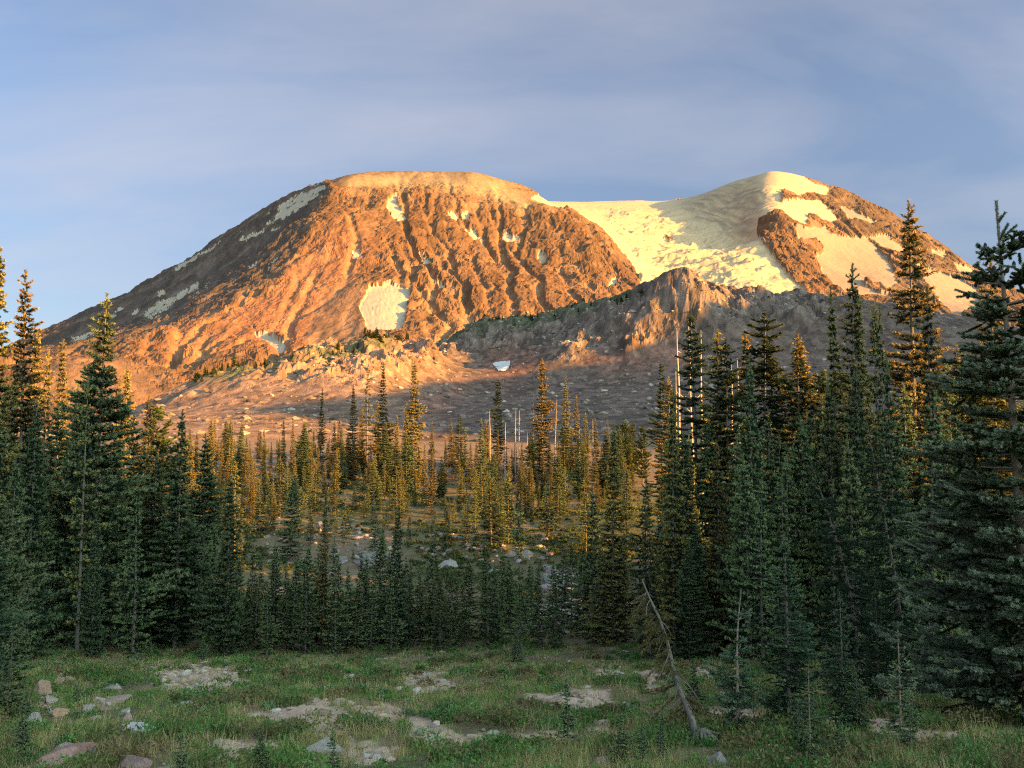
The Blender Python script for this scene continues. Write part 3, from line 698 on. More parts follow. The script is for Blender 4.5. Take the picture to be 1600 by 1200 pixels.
    V, c = needle_tris(A, B, T, kd, nl, nw, rg)
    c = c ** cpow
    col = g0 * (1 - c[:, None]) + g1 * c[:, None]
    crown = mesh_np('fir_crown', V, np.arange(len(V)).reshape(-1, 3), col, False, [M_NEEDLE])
    hs = np.linspace(0, H, 16)
    parts = [tube([axis(x) - (0, 0, .25 if x == 0 else 0) for x in hs], [trunk_r * (1.35 if i == 0 else 1) * (1 - .93 * (x / H)) + .006 for i, x in enumerate(hs)], 9)]
    for p, L in wood: parts.append(tube(p, np.linspace(.012 + .008 * L, .005, len(p)), 4))
    for q in range(dead):
        hh = H * rg.uniform(.02, base + .15); ph_ = rg.uniform(0, 6.28)
        parts.append(tube(curve_pts(axis(hh), (math.cos(ph_), math.sin(ph_)), rg.uniform(.3, .7) * R, -.2, -.3, 4), [.014, .01, .008, .004], 4))
    v, f = join_tubes(parts)
    cb = np.array(bark) * (1 + .25 * fbm(v[:, 0] * 6 + v[:, 2] * .7, v[:, 1] * 6 + v[:, 2] * 2.1, 3, seed % 50)[:, None])
    trunk = mesh_np('fir_trunk', v, f, cb, True, [M_BARK])
    return crown, trunk, H
def snag(seed, H, r, lean=(0, 0), limbs=9, col=(.42, .36, .31)):
    rg = np.random.default_rng(seed)
    hs = np.linspace(0, H, 14)
    ax = np.array([[lean[0] * (x / H) ** 1.5 + .04 * math.sin(x * 1.3 + seed), lean[1] * (x / H) ** 1.5 + .04 * math.cos(x * 1.1), x - (.3 if x == 0 else 0)] for x in hs])
    parts = [tube(ax, r * (1 - .82 * hs / H) * rg.uniform(.85, 1.1, 14), 8)]
    for q in range(limbs):
        t = rg.uniform(.25, .97); o = np.array([np.interp(t * H, hs, ax[:, k]) for k in range(3)]); ph = rg.uniform(0, 6.28)
        L = rg.uniform(.25, .8) * H * .09
        parts.append(tube(curve_pts(o, (math.cos(ph), math.sin(ph)), L, -.1 + rg.normal(0, .3), rg.normal(0, .3), 5), np.linspace(r * .16, r * .04, 5), 4))
    v, f = join_tubes(parts)
    c = np.array(col) * (1 + .3 * fbm(v[:, 0] * 5 + v[:, 2] * .5, v[:, 1] * 5, 3, 3)[:, None])
    return mesh_np('snag_trunk', v, f, np.clip(c, .02, .8), True, [M_BARK])

PR = {}
for i in range(4): PR['spire%d' % i] = fir(11 + i, 16, 1.45, .30, 7, 62, .105, .036, power=[.75, .9, .65, .8][i], ragged=.3, leader=.045, lean=(.1 * i - .15, .1), holes=.1, trunk_r=.15)  # sun gold put into these tips; kinds mostly in shade get greener ones
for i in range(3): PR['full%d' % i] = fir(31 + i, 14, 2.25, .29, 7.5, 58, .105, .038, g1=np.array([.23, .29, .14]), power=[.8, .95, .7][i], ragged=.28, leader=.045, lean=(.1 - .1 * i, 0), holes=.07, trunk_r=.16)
for i in range(4): PR['young%d' % i] = fir(51 + i, 6.5, [1.05, .85, 1.2, .95][i], .21, 6, 105, .062, .021, base=.05, power=.9, ragged=.3, leader=.075, lean=(.12 * (i - 1), .05), holes=.1, trunk_r=.075, crook=.12, tip_gain=.95, g1=np.array([.27, .32, .14]))
for i in range(3): PR['ragged%d' % i] = fir(71 + i, 18, 1.8, .40, 6.5, 62, .115, .042, base=.16, power=.62, ragged=.5, leader=.03, lean=(.25 * (i - 1), .1), holes=.2, trunk_r=.2, round_top=.25, dead=10, tip0=.25, g1=np.array([.10, .12, .05]))
for i in range(2): PR['pine%d' % i] = fir(81 + i, 9, 1.9, .34, 6, 66, .12, .042, base=.12, power=.5, ragged=.4, leader=.02, droop=-.35, holes=.15, trunk_r=.16, round_top=.55, g0=np.array([.035, .055, .022]), g1=np.array([.12, .15, .06]))
for i in range(3): PR['sapling%d' % i] = fir(91 + i, 3.2, [.66, .85, .55][i], .155, 4.6, 280, .046, .016, core=1, g1=GN, cpow=1.4, base=.06, power=.9, ragged=.3, leader=.1, lean=(.1 * (i - 1), 0), holes=.12, trunk_r=.035, tip_gain=1.0, twig=.13)
for i in range(2): PR['drooper%d' % i] = fir(101 + i, 9, 1.7, .27, 6, 110, .06, .02, base=.05, power=.75, ragged=.35, leader=.10, lean=((-1.5, .2), (-1.0, .1))[i], droop=.32, trunk_r=.1, holes=.12, crook=.3, g0=np.array([.022, .045, .026]), g1=np.array([.06, .10, .06]))
PR['thin0'] = fir(111, 13, .95, .42, 5, 62, .10, .034, base=.12, power=.6, ragged=.5, leader=.05, holes=.3, trunk_r=.13, dead=14)
PR['near0'] = fir(121, 3.4, .95, .24, 3.8, 480, .038, .012, base=.04, power=.75, ragged=.35, leader=.13, lean=(-.2, 0), holes=.12, trunk_r=.07, twig=.15, sub=True, tip_gain=1.0, g1=np.array([.27, .35, .21]), cpow=1.35, core=0, crook=.1, bark=(.27, .21, .165))
PR['near1'] = fir(122, 4.2, .9, .27, 3.8, 420, .036, .011, base=.08, power=.75, ragged=.3, leader=.12, lean=(.1, 0), holes=.15, trunk_r=.06, twig=.17, sub=True, tip_gain=1.0, g1=np.array([.27, .35, .21]), cpow=1.35, bark=(.26, .19, .14))
PR['near2'] = fir(123, 6.0, 1.15, .19, 6, 380, .036, .011, g1=np.array([.20, .27, .15]), cpow=1.7, base=.04, power=.9, ragged=.3, leader=.07, holes=.08, trunk_r=.08, twig=.17, sub=True, tip_gain=.9)
for i in range(2): PR['snag%d' % i] = (None, snag(131 + i, 10, .17, (.3 * i - .1, .1), 10), 10)
PR['snag2'] = (None, snag(135, 10, .11, (-.5, 0), 16, (.34, .25, .2)), 10)

NAMES = dict(spire='subalpine_fir', full='dense_fir', young='young_fir', ragged='old_fir', pine='whitebark_pine', sapling='fir_sapling', drooper='mountain_hemlock', thin='sparse_fir', near='foreground_fir', snag='dead_snag')
placed = []
def plant(kind, x, y, H, w=1.0, label=None, group=None, rot=None, cat='tree', sink=.0, tilt=None):
    crown, trunk, H0 = PR[kind]
    z = float(ground_z(x, y)) - sink
    e = bpy.data.objects.new(NAMES[kind.rstrip('0123456789')], None); C.objects.link(e)
    e.location = (x, y, z); s = H / H0
    e.rotation_euler = (0, 0, random.uniform(0, 6.28) if rot is None else rot)
    if tilt: e.rotation_euler = (tilt[0], tilt[1], e.rotation_euler[2])
    e.scale = (s * w, s * w, s); e.empty_display_size = .3
    link('trunk', trunk, e)
    if crown: link('crown', crown, e)
    tag(e, label, cat, group)
    placed.append((x, y, .25 + .05 * H))
    return e
def by_top(kind, px_, py_, y, w=1.0, label=None, group=None, **k):
    """a tree whose top shows at px_, py_ when it stands at depth y"""
    x, _, zt = at(px_, py_, y)
    H = zt - float(ground_z(x, y))
    return plant(kind, x, y, max(H, .5), w, label, group, **k)

# ------------------------------------------------------------------ the trees of the picture, from the tops that show
# tall firs on the left
for k, a, b, y, w, lab in [
  ('spire2',2,370,33,1.0,'tall fir cut by the left picture border with sunlit orange top'),
  ('spire0',48,422,36,1.05,'slender fir with sunlit spire beside the left border fir'),
  ('spire1',97,530,58,1.0,'narrow golden lit fir in front of the smooth orange slope'),
  ('full0',163,458,34,.95,'broad tall fir with orange spire and dark skirt on the left'),
  ('spire3',203,574,50,1.1,'short lit fir pair member just behind the broad tall left fir'),
  ('spire1',190,588,51,.95,'thin lit fir leaning close to the broad tall left fir'),
  ('thin0',138,590,31,.8,'sparse greyish fir tip left of the broad tall fir'),
  ('full1',285,640,37,.95,'dark conical fir with bare grey tip left of the lit slope'),
  ('full2',361,740,35,.8,'dark narrow fir standing alone before the golden slope'),
  ('spire0',509,758,37,.62,'slim dark fir with bare pale leader at the meadow edge'),
  ('spire2',232,615,64,1.0,'thin lit fir between the dark left firs'),
  ('pine0',247,637,72,1.0,'round topped yellow green pine behind the dark left firs'),
  ('young1',217,748,30,.9,'young fir with long pale trunk among the dark left firs'),
  ('full0',58,626,27,.75,'dark green fir with pale trunk streak low on the left'),
  ('full1',25,715,23,.85,'near dark fir with pale branch tips at the left border'),
  ('full2',152,800,29,.6,'bushy young fir at the foot of the broad tall left fir'),
  ('spire3',62,515,47,.9,'partly lit fir hidden behind the slender left firs'),
  ('spire1',75,545,44,1.1,'dense fir filling the gap behind the slender left fir'),
  ('full0',120,640,40,.8,'dark fir between the two tall left firs')]:
    by_top(k, a, b, y, w, lab, 'tall firs on the left side' if y < 60 else None)
# lit trees on the slope behind them
for k, a, b, y in [('spire0',331,654,84),('spire3',346,690,90),('spire1',364,660,92),('spire2',385,681,96),('spire0',395,710,90),('spire3',255,690,78),('spire0',270,700,80),('spire2',292,680,84),('spire1',312,700,82),('spire2',301,690,76),('spire1',423,710,98),('young0',318,760,72),('young2',345,770,76),('young3',375,775,80),('young1',402,770,84),('spire3',430,725,98),('young0',450,721,92),('spire2',230,680,66),('spire1',238,720,62),('spire0',322,735,86),('spire3',408,735,94),('spire2',356,715,90),('young2',268,760,70),('spire1',96,640,62),('spire2',105,690,64),('spire0',88,700,60)]:
    by_top(k, a, b, y, 1.0, 'golden sunlit fir on the slope between the left firs and the centre', 'golden firs on the left slope')
for k, a, b, y in [('spire2',413,668,108),('spire3',444,655,112),('spire0',458,653,110),('spire1',469,678,108),('spire2',436,690,112),('spire0',482,700,104),('spire3',424,690,114)]:
    by_top(k, a, b, y, .9, 'dark fir in the dense clump left of the tall bench firs', 'dark firs left of the bench')
by_top('spire1', 487, 686, 96, 1.0, 'orange lit fir in front of the dark clump on the bench')
by_top('spire0', 503, 605, 110, .8, 'thin tall dark fir at the left end of the bench')
# the bench: tall firs before the moraine
B_ = 'tall firs on the bench below the moraine'
for k, a, b, y, w, lab in [
  ('spire3',552,602,108,1.15,'sunlit fir at the left of the tall bench firs'),('thin0',575,575,112,1.1,'thin dark pointed fir beside the tallest lit bench fir'),
  ('spire1',600,566,106,1.25,'tallest lit fir on the bench left of the moraine snow patch'),('spire2',647,562,104,1.1,'tall ragged fir standing before the flat snow patch'),
  ('spire0',635,628,108,1.0,'lit fir in front of the flat snow patch'),('spire3',621,648,100,1.1,'lit fir between the two tallest left bench firs'),
  ('spire1',675,658,112,1.1,'dark short fir right of the flat snow patch'),('spire0',664,690,92,1.05,'orange lit dense fir low before the bench'),
  ('full1',752,652,95,.75,'lit conical fir with a long bare trunk on the bench'),('ragged0',777,592,112,.9,'blunt topped lit fir below the arrowhead snow patch'),
  ('spire2',847,560,110,1.2,'tall lit fir in the middle of the bench beside the snags'),('spire1',883,586,112,1.1,'pointed lit fir right of the tall middle bench fir'),
  ('spire3',899,617,114,1.0,'slim lit fir right of the pointed bench fir'),('pine1',974,661,104,1.0,'round golden pine glowing at the right of the bench'),
  ('pine0',1003,668,106,.95,'second round golden pine beside the tall dark pair'),('ragged1',1032,566,70,.72,'tall fir with lit left edge at the right of the bench'),
  ('spire2',1045,588,67,1.1,'dark tall fir touching the fir with the lit left edge'),('young1',727,667,108,1.0,'short lit fir left of the bare trunked bench fir')]:
    by_top(k, a, b, y, w, lab, B_)
for k, a, b, y in [('spire1',531,647,116),('spire0',523,658,118),('spire2',565,640,116),('spire3',591,623,114),('spire1',610,660,110),('spire2',696,689,108),('spire0',709,686,110),('spire3',735,690,106),('spire2',718,712,100),('spire1',778,672,108),('spire0',915,644,112),('spire2',930,653,108),('spire3',948,655,112),('spire1',515,680,112),('spire0',548,690,108),('spire3',580,690,106),('spire2',640,690,104),('spire1',655,700,104),('spire0',690,720,102),('spire1',764,700,104),('spire3',800,700,108),('spire2',815,712,104),('spire0',858,680,106),('spire1',872,690,108),('spire2',893,680,108),('spire3',905,690,106),('spire0',940,690,102),('spire1',830,690,108),('spire2',498,700,108),('spire0',985,690,104),('spire3',962,700,104)]:
    by_top(k, a, b, y, random.uniform(.95, 1.25), 'lit fir crowded among the taller bench firs', 'smaller firs on the bench')
SN = 'bleached snags on the bench'
for k, a, b, y, w, lab in [('snag0',766,642,108,.8,'thin bleached snag left of the blunt topped fir'),('snag1',789,660,108,.8,'leaning bleached snag against the blunt topped fir'),
  ('snag0',805,640,110,.75,'left one of the pale twin snags on the bench'),('snag1',811,641,110,.75,'right one of the pale twin snags on the bench'),('snag2',833,615,111,1.3,'tall pale snag with broken top beside the middle bench fir'),
  ('snag2',866,625,112,1.3,'reddish branched snag between the two middle bench firs'),('snag0',905,672,104,.7,'white snag stem before the slim lit firs'),('snag1',926,655,110,.7,'leaning snag at the right of the bench firs'),('snag0',824,676,108,.7,'short snag between twin snags and middle fir'),
  ('snag0',1060,512,72,.72,'thick white snag rising left of the sparse lit fir'),('snag1',1079,500,68,.6,'long thin white snag crossing the sparse lit fir'),('snag0',1093,516,73,.6,'slim snag right of the sparse lit fir'),
  ('snag2',1099,538,75,.8,'short branched snag behind the sparse lit fir'),('snag1',1055,580,70,.6,'thin grey snag left of the thick white snag'),('snag0',1142,570,62,.7,'bare stem beside the blunt lit fir on the right'),('snag1',1154,560,70,.6,'slim snag before the pointed lit fir on the right'),('snag0',1274,590,60,.6,'pale snag beside the twin topped fir')]:
    by_top(k, a, b, y, w * .8, lab, SN, cat='dead tree')
# lit small firs at the front of the bench
for k, a, b, y in [('young0',563,725,90),('young1',586,709,92),('young3',596,749,88),('young2',610,751,88),('young1',626,760,84),('young0',636,761,85),('young3',605,777,80),('young1',696,773,84),('young0',710,780,82),('young2',757,767,84),('young1',771,795,82),('young3',804,798,80),('young0',811,805,79),('young1',846,805,78),('young2',857,810,80),('young3',874,805,80),('young1',881,763,86),('young0',888,777,84),('young2',918,801,80),('young3',661,822,76),('young1',675,826,74),('young0',652,833,73),('young2',692,831,74),('young1',720,830,75),('young3',778,830,75),('young0',552,854,66),('young2',582,868,64),('young1',797,875,62),('young3',832,882,60),('young0',864,854,68),('young1',600,800,78),('young2',640,805,78),('young0',665,790,84),('young3',740,800,82),('young1',725,785,84),('young2',905,790,82),('young0',896,812,78),('young1',925,780,84),('young3',614,790,82),('young2',680,795,82),('young0',700,800,80),('young1',745,780,86),('young3',476,745,92),('young1',960,780,80),('young2',985,770,82),('young0',836,830,72),('young1',815,850,66),('young3',620,815,76),('young0',575,760,86)]:
    by_top(k, a, b, y, random.uniform(.9, 1.3), 'small yellow green fir catching the sun at the front of the bench', 'small sunlit firs on the bench front')
by_top('spire0', 832, 731, 82, .8, 'largest golden young fir alone at the front of the bench')
# right hand forest
RG = 'tall lit trees of the right forest'
for k, a, b, y, w, lab in [('ragged2',1085,488,55.5,.8,'sparse lit fir behind the long white snag'),('spire0',1115,516,53,1.1,'pointed fir touching the blunt lit fir on the right'),('ragged1',1133,532,52,.85,'blunt topped orange lit fir beside a bare stem'),
  ('spire3',1162,515,54,1.0,'slender lit fir behind the near dark green fir'),('ragged0',1188,486,53,.95,'tall ragged orange lit fir left of the twin topped fir'),('ragged2',1205,532,54,.85,'round shouldered lit fir right of the tall ragged fir'),
  ('spire1',1222,577,55,.8,'small lit fir tip right of the tall ragged fir'),('spire2',1242,523,51,1.15,'left spire of the twin topped lit fir'),('spire3',1252,531,51.25,1.15,'right spire of the twin topped lit fir'),
  ('pine1',1275,583,53,.9,'round lit tree right of the twin topped fir'),('spire2',1414,314,43,1.1,'tallest orange lit fir of the right forest'),('spire0',1540,396,46,1.0,'lit fir spire behind the large near fir')]:
    by_top(k, a, b, y, w * (1.1 if a > 1400 else 1.35), lab, RG)
for k, a, b, y, w, lab in [('spire1',1299,450,31,.9,'dark fir just left of the double spired shaded firs'),('spire0',1325,412,30.5,.95,'shaded spire with knobby tip left of the tallest lit fir'),('spire3',1341,455,31,.9,'shaded fir with brown stem beside the knobby spire'),
  ('spire2',1362,470,32,.8,'shaded fir between the knobby spire and the tallest lit fir'),('thin0',1374,480,30,.7,'thin shaded fir with a bare golden stem'),('spire1',1444,448,31,1.0,'dark fir right of the tallest lit fir'),
  ('full1',1170,556,28,.75,'near dark green fir before the ragged lit firs'),('young2',1257,650,28,1.0,'young fir with greyish top in the right forest'),('young0',1240,690,28,.95,'young fir beside the greyish topped one'),
  ('full0',1295,594,26,.7,'dark green fir with pale leader under the shaded spires'),('full2',1336,572,25,.6,'dark fir with long pale trunk in the right forest'),('full1',1386,560,27,.7,'dense dark fir under the tallest lit fir'),
  ('young3',1444,612,19,.95,'near fir with pale trunk left of the large near fir'),('thin0',1474,680,18,.5,'thin grey topped fir beside the large near fir'),
  ('young1',1227,710,27,.9,'young fir with yellowish leader in the right forest'),('young2',1166,710,26,1.0,'young fir below the near dark green fir'),('young0',1185,745,25,.9,'young fir with a pale whitish trunk below the near dark green fir'),
  ('young3',1299,749,21,1.0,'leafy young fir below the dark green fir'),('young1',1222,756,22,.9,'young fir with a bent pale stem'),('young2',1327,679,22,.8,'young fir beside the nodding hemlock'),
  ('full2',1075,680,50,.7,'dark fir behind the pale broken stumps'),('spire3',955,664,36,1.1,'tall dark fir between bench and right forest'),('young0',1007,744,34,1.0,'young fir right of the tall dark centre fir'),
  ('young2',1043,750,36,1.05,'young fir at the meadow edge before the grassy gap'),('young1',925,758,38,.9,'grey tipped young fir left of the tall dark centre fir'),('full0',1105,640,52,.8,'dark fir skirt under the blunt lit fir'),
  ('full1',1200,640,46,.9,'shaded dense fir under the ragged lit firs'),('full2',1262,640,44,.9,'shaded dense fir under the twin topped fir'),('full0',1330,640,40,.9,'shaded dense fir deep in the right forest'),('full1',1480,560,38,.9,'dense fir behind the large near fir')]:
    by_top(k, a, b, y, w, lab, 'shaded firs of the right forest')
for k, a, b, y in [('spire1',1470,520,52),('spire0',1490,535,54),('pine0',1512,560,50),('spire3',1500,600,47),('pine1',1462,590,48),('spire2',1530,540,53),('pine0',1565,580,50),('spire1',1550,600,47)]:
    by_top(k, a, b, y, 1.0, 'orange lit tree on the slope behind the large near fir', 'lit trees behind the large near fir')
by_top('drooper0', 1330, 722, 15.5, 1.0, 'hemlock with a top nodding over to the left', rot=0.0)
by_top('drooper1', 1395, 655, 16.5, .9, 'hemlock with a drooping ragged top and pale trunk', rot=0.15)
def fill(n, xr, yr, dr, kinds, wr, label, group, gap=9, tries=40):
    tops = []
    for _ in range(n * tries):
        if len(tops) >= n: break
        a, b, y = random.uniform(*xr), random.uniform(*yr), random.uniform(*dr)
        if any(abs(a - t[0]) < gap and abs(y - t[1]) < 3.5 for t in tops): continue
        x = at(a, b, y)[0]
        if any((x - q[0]) ** 2 + (y - q[1]) ** 2 < (q[2] * .8) ** 2 for q in placed): continue
        tops.append((a, y))
        by_top(random.choice(kinds), a, b, y, random.uniform(*wr), label, group)
S4 = ['spire0', 'spire1', 'spire2', 'spire3', 'full0', 'full2', 'ragged0']
fill(26, (285, 560), (655, 715), (100, 128), S4, (1.0, 1.4), 'fir at the left end of the bench stand below the sunlit moraine', 'firs at the left end of the bench', gap=6)
fill(70, (300, 1010), (650, 735), (96, 126), S4, (.95, 1.35), 'sunlit fir in the dense stand on the bench below the moraine', 'dense stand on the bench', gap=7)
fill(44, (270, 1005), (676, 704), (112, 138), ['spire0', 'spire1', 'spire2', 'spire3', 'full1'], (1.0, 1.4), 'small far fir at the foot of the moraine behind the bench stand', 'firs at the foot of the moraine', gap=5)
fill(24, (330, 790), (700, 765), (80, 98), ['spire0', 'spire1', 'spire2', 'spire3', 'young0', 'young2'], (1.0, 1.4), 'mid sized fir on the slope in front of the bench stand', 'mid sized firs before the bench stand', gap=6)
Y3 = ['young0', 'young1', 'young2', 'young3']
fill(46, (365, 905), (838, 915), (34.5, 44), Y3, (.9, 1.25), 'short dark green fir in the dense row along the far meadow edge', 'dark firs along the far meadow edge')
fill(26, (770, 1015), (690, 765), (84, 100), S4, (1.1, 1.5), 'fir crowded at the right end of the bench stand', 'firs at the right end of the bench', gap=6)
fill(64, (300, 1000), (725, 830), (64, 92), Y3, (1.0, 1.5), 'small sunlit fir between the meadow edge row and the bench stand', 'small firs between meadow row and bench', gap=6)
fill(16, (0, 360), (760, 900), (33, 42), Y3, (.9, 1.25), 'dark young fir between the trunks of the tall left firs', 'young firs under the tall left firs')
fill(20, (0, 330), (600, 760), (37, 46), ['spire0', 'spire1', 'full0', 'full2'], (.85, 1.1), 'dark fir standing behind the tall left firs', 'dark firs behind the tall left firs')
fill(26, (1010, 1600), (690, 880), (24, 42), Y3 + ['full0', 'full1', 'full2'], (.75, 1.1), 'dark green fir in the shade of the right forest', 'dark firs inside the right forest')
fill(26, (1040, 1600), (600, 720), (28, 38), ['full0', 'full1', 'spire3', 'full2'], (.9, 1.15), 'dark fir deep in the right forest', 'dark firs at the back of the right forest')
for a, b, y, k in [(622,790,38,'full2'),(678,836,38,'young0'),(566,865,38,'young2'),(544,885,37,'young1'),(640,868,39,'young3'),(706,889,37,'young0'),(734,866,40,'young2'),(773,880,38,'young1'),(910,848,40,'young2'),(460,870,37,'young3'),(430,860,39,'young0'),(395,850,37,'young1'),(595,830,40,'young2'),(505,850,39,'young3'),(480,880,36,'young0'),(975,830,38,'young1'),(940,850,36,'young0')]:
    by_top(k, a, b, y, 1.1 if k != 'full2' else .75, 'taller dark green fir in the row along the far meadow edge', 'taller firs along the far meadow edge')
# near ones on the meadow
NG = 'small firs on the meadow'
by_top('near2', 1312, 925, 11.0, 1.0, 'dark young fir between the spreading fir and the drooping skirted fir', NG)
by_top('near1', 1402, 985, 10.4, 1.1, 'small leafy fir in front of the drooping skirted fir', NG)
by_top('near1', 1262, 1040, 9.0, 1.0, 'low fir with open branches at the foot of the spreading fir', NG)
by_top('near0', 1147, 922, 11.5, .85, 'sapling fir with pale green leader and bare trunk on the meadow', NG)
by_top('near2', 1226, 835, 11.6, 1.15, 'dark spreading fir right of the bare trunked meadow sapling', NG)
by_top('near2', 1367, 900, 14, .8, 'fir with dark drooping skirt left of the large near fir', NG)
by_top('near1', 1450, 900, 15.5, .9, 'slim fir under the hemlocks beside the large near fir', NG)
for k, a, b, y, lab in [('sapling0',1085,1032,12.6,'dark sapling right of the leaning dead tree'),('sapling2',887,1052,11,'thin dark sapling standing alone on the meadow'),('sapling1',970,1112,9.2,'small dark sapling at the bottom of the meadow'),('sapling0',1005,1128,9.2,'sapling beside the foot of the leaning dead tree'),('sapling2',1032,1108,9.6,'slender sapling left of the leaning dead tree'),
  ('sapling1',808,982,27,'bushy little fir alone at the far side of the meadow'),('sapling0',1290,1002,14.5,'sapling under the dark spreading fir'),('sapling1',1337,1045,10.8,'pale stemmed sapling near the lower right'),('sapling2',40,1078,9.4,'sapling at the lower left border'),('sapling1',285,1142,8.0,'bushy sapling right of the white slab'),('sapling0',410,1136,8.1,'small sapling on the sandy ground at the bottom'),
  ('sapling2',522,1158,8.0,'tiny dark sapling below the sandy patch'),('sapling1',20,985,13,'leafy sapling under the left border fir'),('sapling0',1310,1120,9,'low sapling at the lower right'),('sapling1',1420,1080,9.5,'leafy low fir below the large near fir'),('sapling2',1245,1090,9.6,'low dark sapling under the spreading fir'),('sapling0',122,1062,15,'small green fir on the left of the meadow'),('sapling1',235,995,30,'low fir at the left far edge of the meadow'),('sapling0',317,990,31,'round low fir at the far edge of the meadow')]:
    by_top(k, a, b, y, 1.15, lab, NG)
by_top('near2', -12, 800, 13.5, 1.1, 'dark fir cut by the lower left picture border', NG)
by_top('full2', -14, 585, 16, .95, 'big dark fir filling the lower left border', NG)
by_top('full1', 8, 800, 18, .8, 'bushy fir behind the lower left border fir', NG)
# ------------------------------------------------------------------ the large near fir, needle by needle
big = fir(202, 8.4, 2.0, .215, 6.5, 560, .040, .011, base=.05, power=.68, lean=(-.12, .05), ragged=.26, leader=.08, holes=.10, trunk_r=.15, twig=.21, sub=True, tip0=.0, tip_gain=1.0, g0=np.array([.030, .060, .020]), g1=np.array([.36, .44, .31]), cpow=2.1, bark=(.22, .17, .14))
PR['big'] = big; NAMES['big'] = 'large_fir'
bx = at(1590, 700, 12)[0]
zt = at(1577, 313, 12)[2]
tb = plant('big', bx, 12, zt - float(ground_z(bx, 12)), 1.0, 'large near fir with pale frosted branch tips and bare leader at the right border', rot=0.0)
rg = np.random.default_rng(77)
cone_bm = []
for q in range(16):
    hh = rg.uniform(6.3, 7.7); ph = rg.uniform(0, 6.28); r = rg.uniform(.12, .62) * (8.3 - hh) * .55 + .05
    o = np.array([math.cos(ph) * r - .11, math.sin(ph) * r + .04, hh + .05]); n = 7
    v, f = tube(np.stack([o + (0, 0, .10 * k / (n - 1) + .0) for k in range(n)]), [.012, .024, .028, .028, .025, .018, .004], 8)
    co = link('cone', mesh_np('cone', v, f, np.full((len(v), 3), (.045, .03, .055)) * (1 + .4 * rg.random((len(v), 1))), True, [M_BARK]), tb)
# leaning half dead tree in the meadow
gx_, gy_ = at(1098, 1195, 10.6)[:2]; gz_ = float(ground_z(gx_, gy_))
e = bpy.data.objects.new('leaning_dead_tree', None); C.objects.link(e); e.location = (gx_, gy_, gz_); e.empty_display_size = .3
spine = [np.array(at(*q)) - (gx_, gy_, gz_) for q in [(1100,1205,10.6),(1090,1165,10.6),(1080,1120,10.7),(1062,1080,10.8),(1050,1040,10.9),(1043,1005,11),(1030,965,11.1),(1015,935,11.2),(1003,905,11.3)]]
parts = [tube(spine, [.085, .062, .045, .034, .028, .024, .02, .014, .007], 8)]
for q in range(46):
    t = rg.uniform(.02, .95); o = np.array([np.interp(t * 8, range(9), [s[k] for s in spine]) for k in range(3)]); ph = rg.uniform(0, 6.28)
    L = rg.uniform(.15, .5) * (1.2 - .6 * t)
    parts.append(tube(curve_pts(o, (math.cos(ph), math.sin(ph)), L, -.55 + rg.normal(0, .3), -.5, 6, rg.normal(0, .4)), np.linspace(.009, .003, 6), 4))
for q in range(9):
    ph = 6.28 * q / 9; parts.append(tube(curve_pts(np.array([0, 0, .16]), (math.cos(ph), math.sin(ph)), rg.uniform(.2, .42), -.2, -.5, 6, rg.normal(0, .5)), np.linspace(.03, .006, 6), 5))
v, f = join_tubes(parts)
link('trunk', mesh_np('leaning_trunk', v, f, np.array([.17, .14, .125]) * (1 + .4 * fbm(v[:, 0] * 20, v[:, 2] * 5, 3, 9)[:, None]), True, [M_BARK]), e)
A, B, T = [], [], []
for q in range(34):
    t = rg.uniform(.22, .98); o = np.array([np.interp(t * 8, range(9), [s[k] for s in spine]) for k in range(3)]); ph = rg.uniform(2.2, 4.6) if rg.random() < .7 else rg.uniform(0, 6.28)
    L = rg.uniform(.18, .62) * (1.15 - .75 * t)
    p = curve_pts(o, (math.cos(ph), math.sin(ph)), L, -.45 + rg.normal(0, .2), -.2, 6)
    A.append(p[:-1]); B.append(p[1:]); T.append(np.linspace(.1, .6, 5))
    for j in range(5):
        o2 = p[rg.integers(1, 5)]; an = ph + rg.choice([-1, 1]) * rg.uniform(.5, 1); l2 = rg.uniform(.1, .22)
        A.append(o2[None]); B.append((o2 + l2 * np.array([math.cos(an), math.sin(an), -.3]))[None]); T.append(np.array([.4]))
V, c = needle_tris(np.concatenate(A), np.concatenate(B), np.concatenate(T), 330, .032, .009, rg)
link('crown', mesh_np('leaning_crown', V, np.arange(len(V)).reshape(-1, 3), G0 * (1 - c[:, None]) + G1 * c[:, None], False, [M_NEEDLE]), e)
tag(e, 'leaning half dead tree with stringy roots and sparse needles on the meadow', 'dead tree')
# pale broken stumps in the grassy gap
for q, (a, b, y, H, tl) in enumerate([(1094,832,58,3.4,.28),(1112,826,60,4.4,.22),(1134,822,61,3.0,-.06)]):
    x = at(a, b, y)[0]
    plant('snag%d' % (q % 2), x, y, H, 2.0, ['pale stump leaning right in the grassy gap of the right forest', 'tallest pale broken stem leaning in the grassy gap', 'upright pale stump at the right of the grassy gap'][q], 'broken stems in the grassy gap', tilt=(0, tl), cat='dead tree')

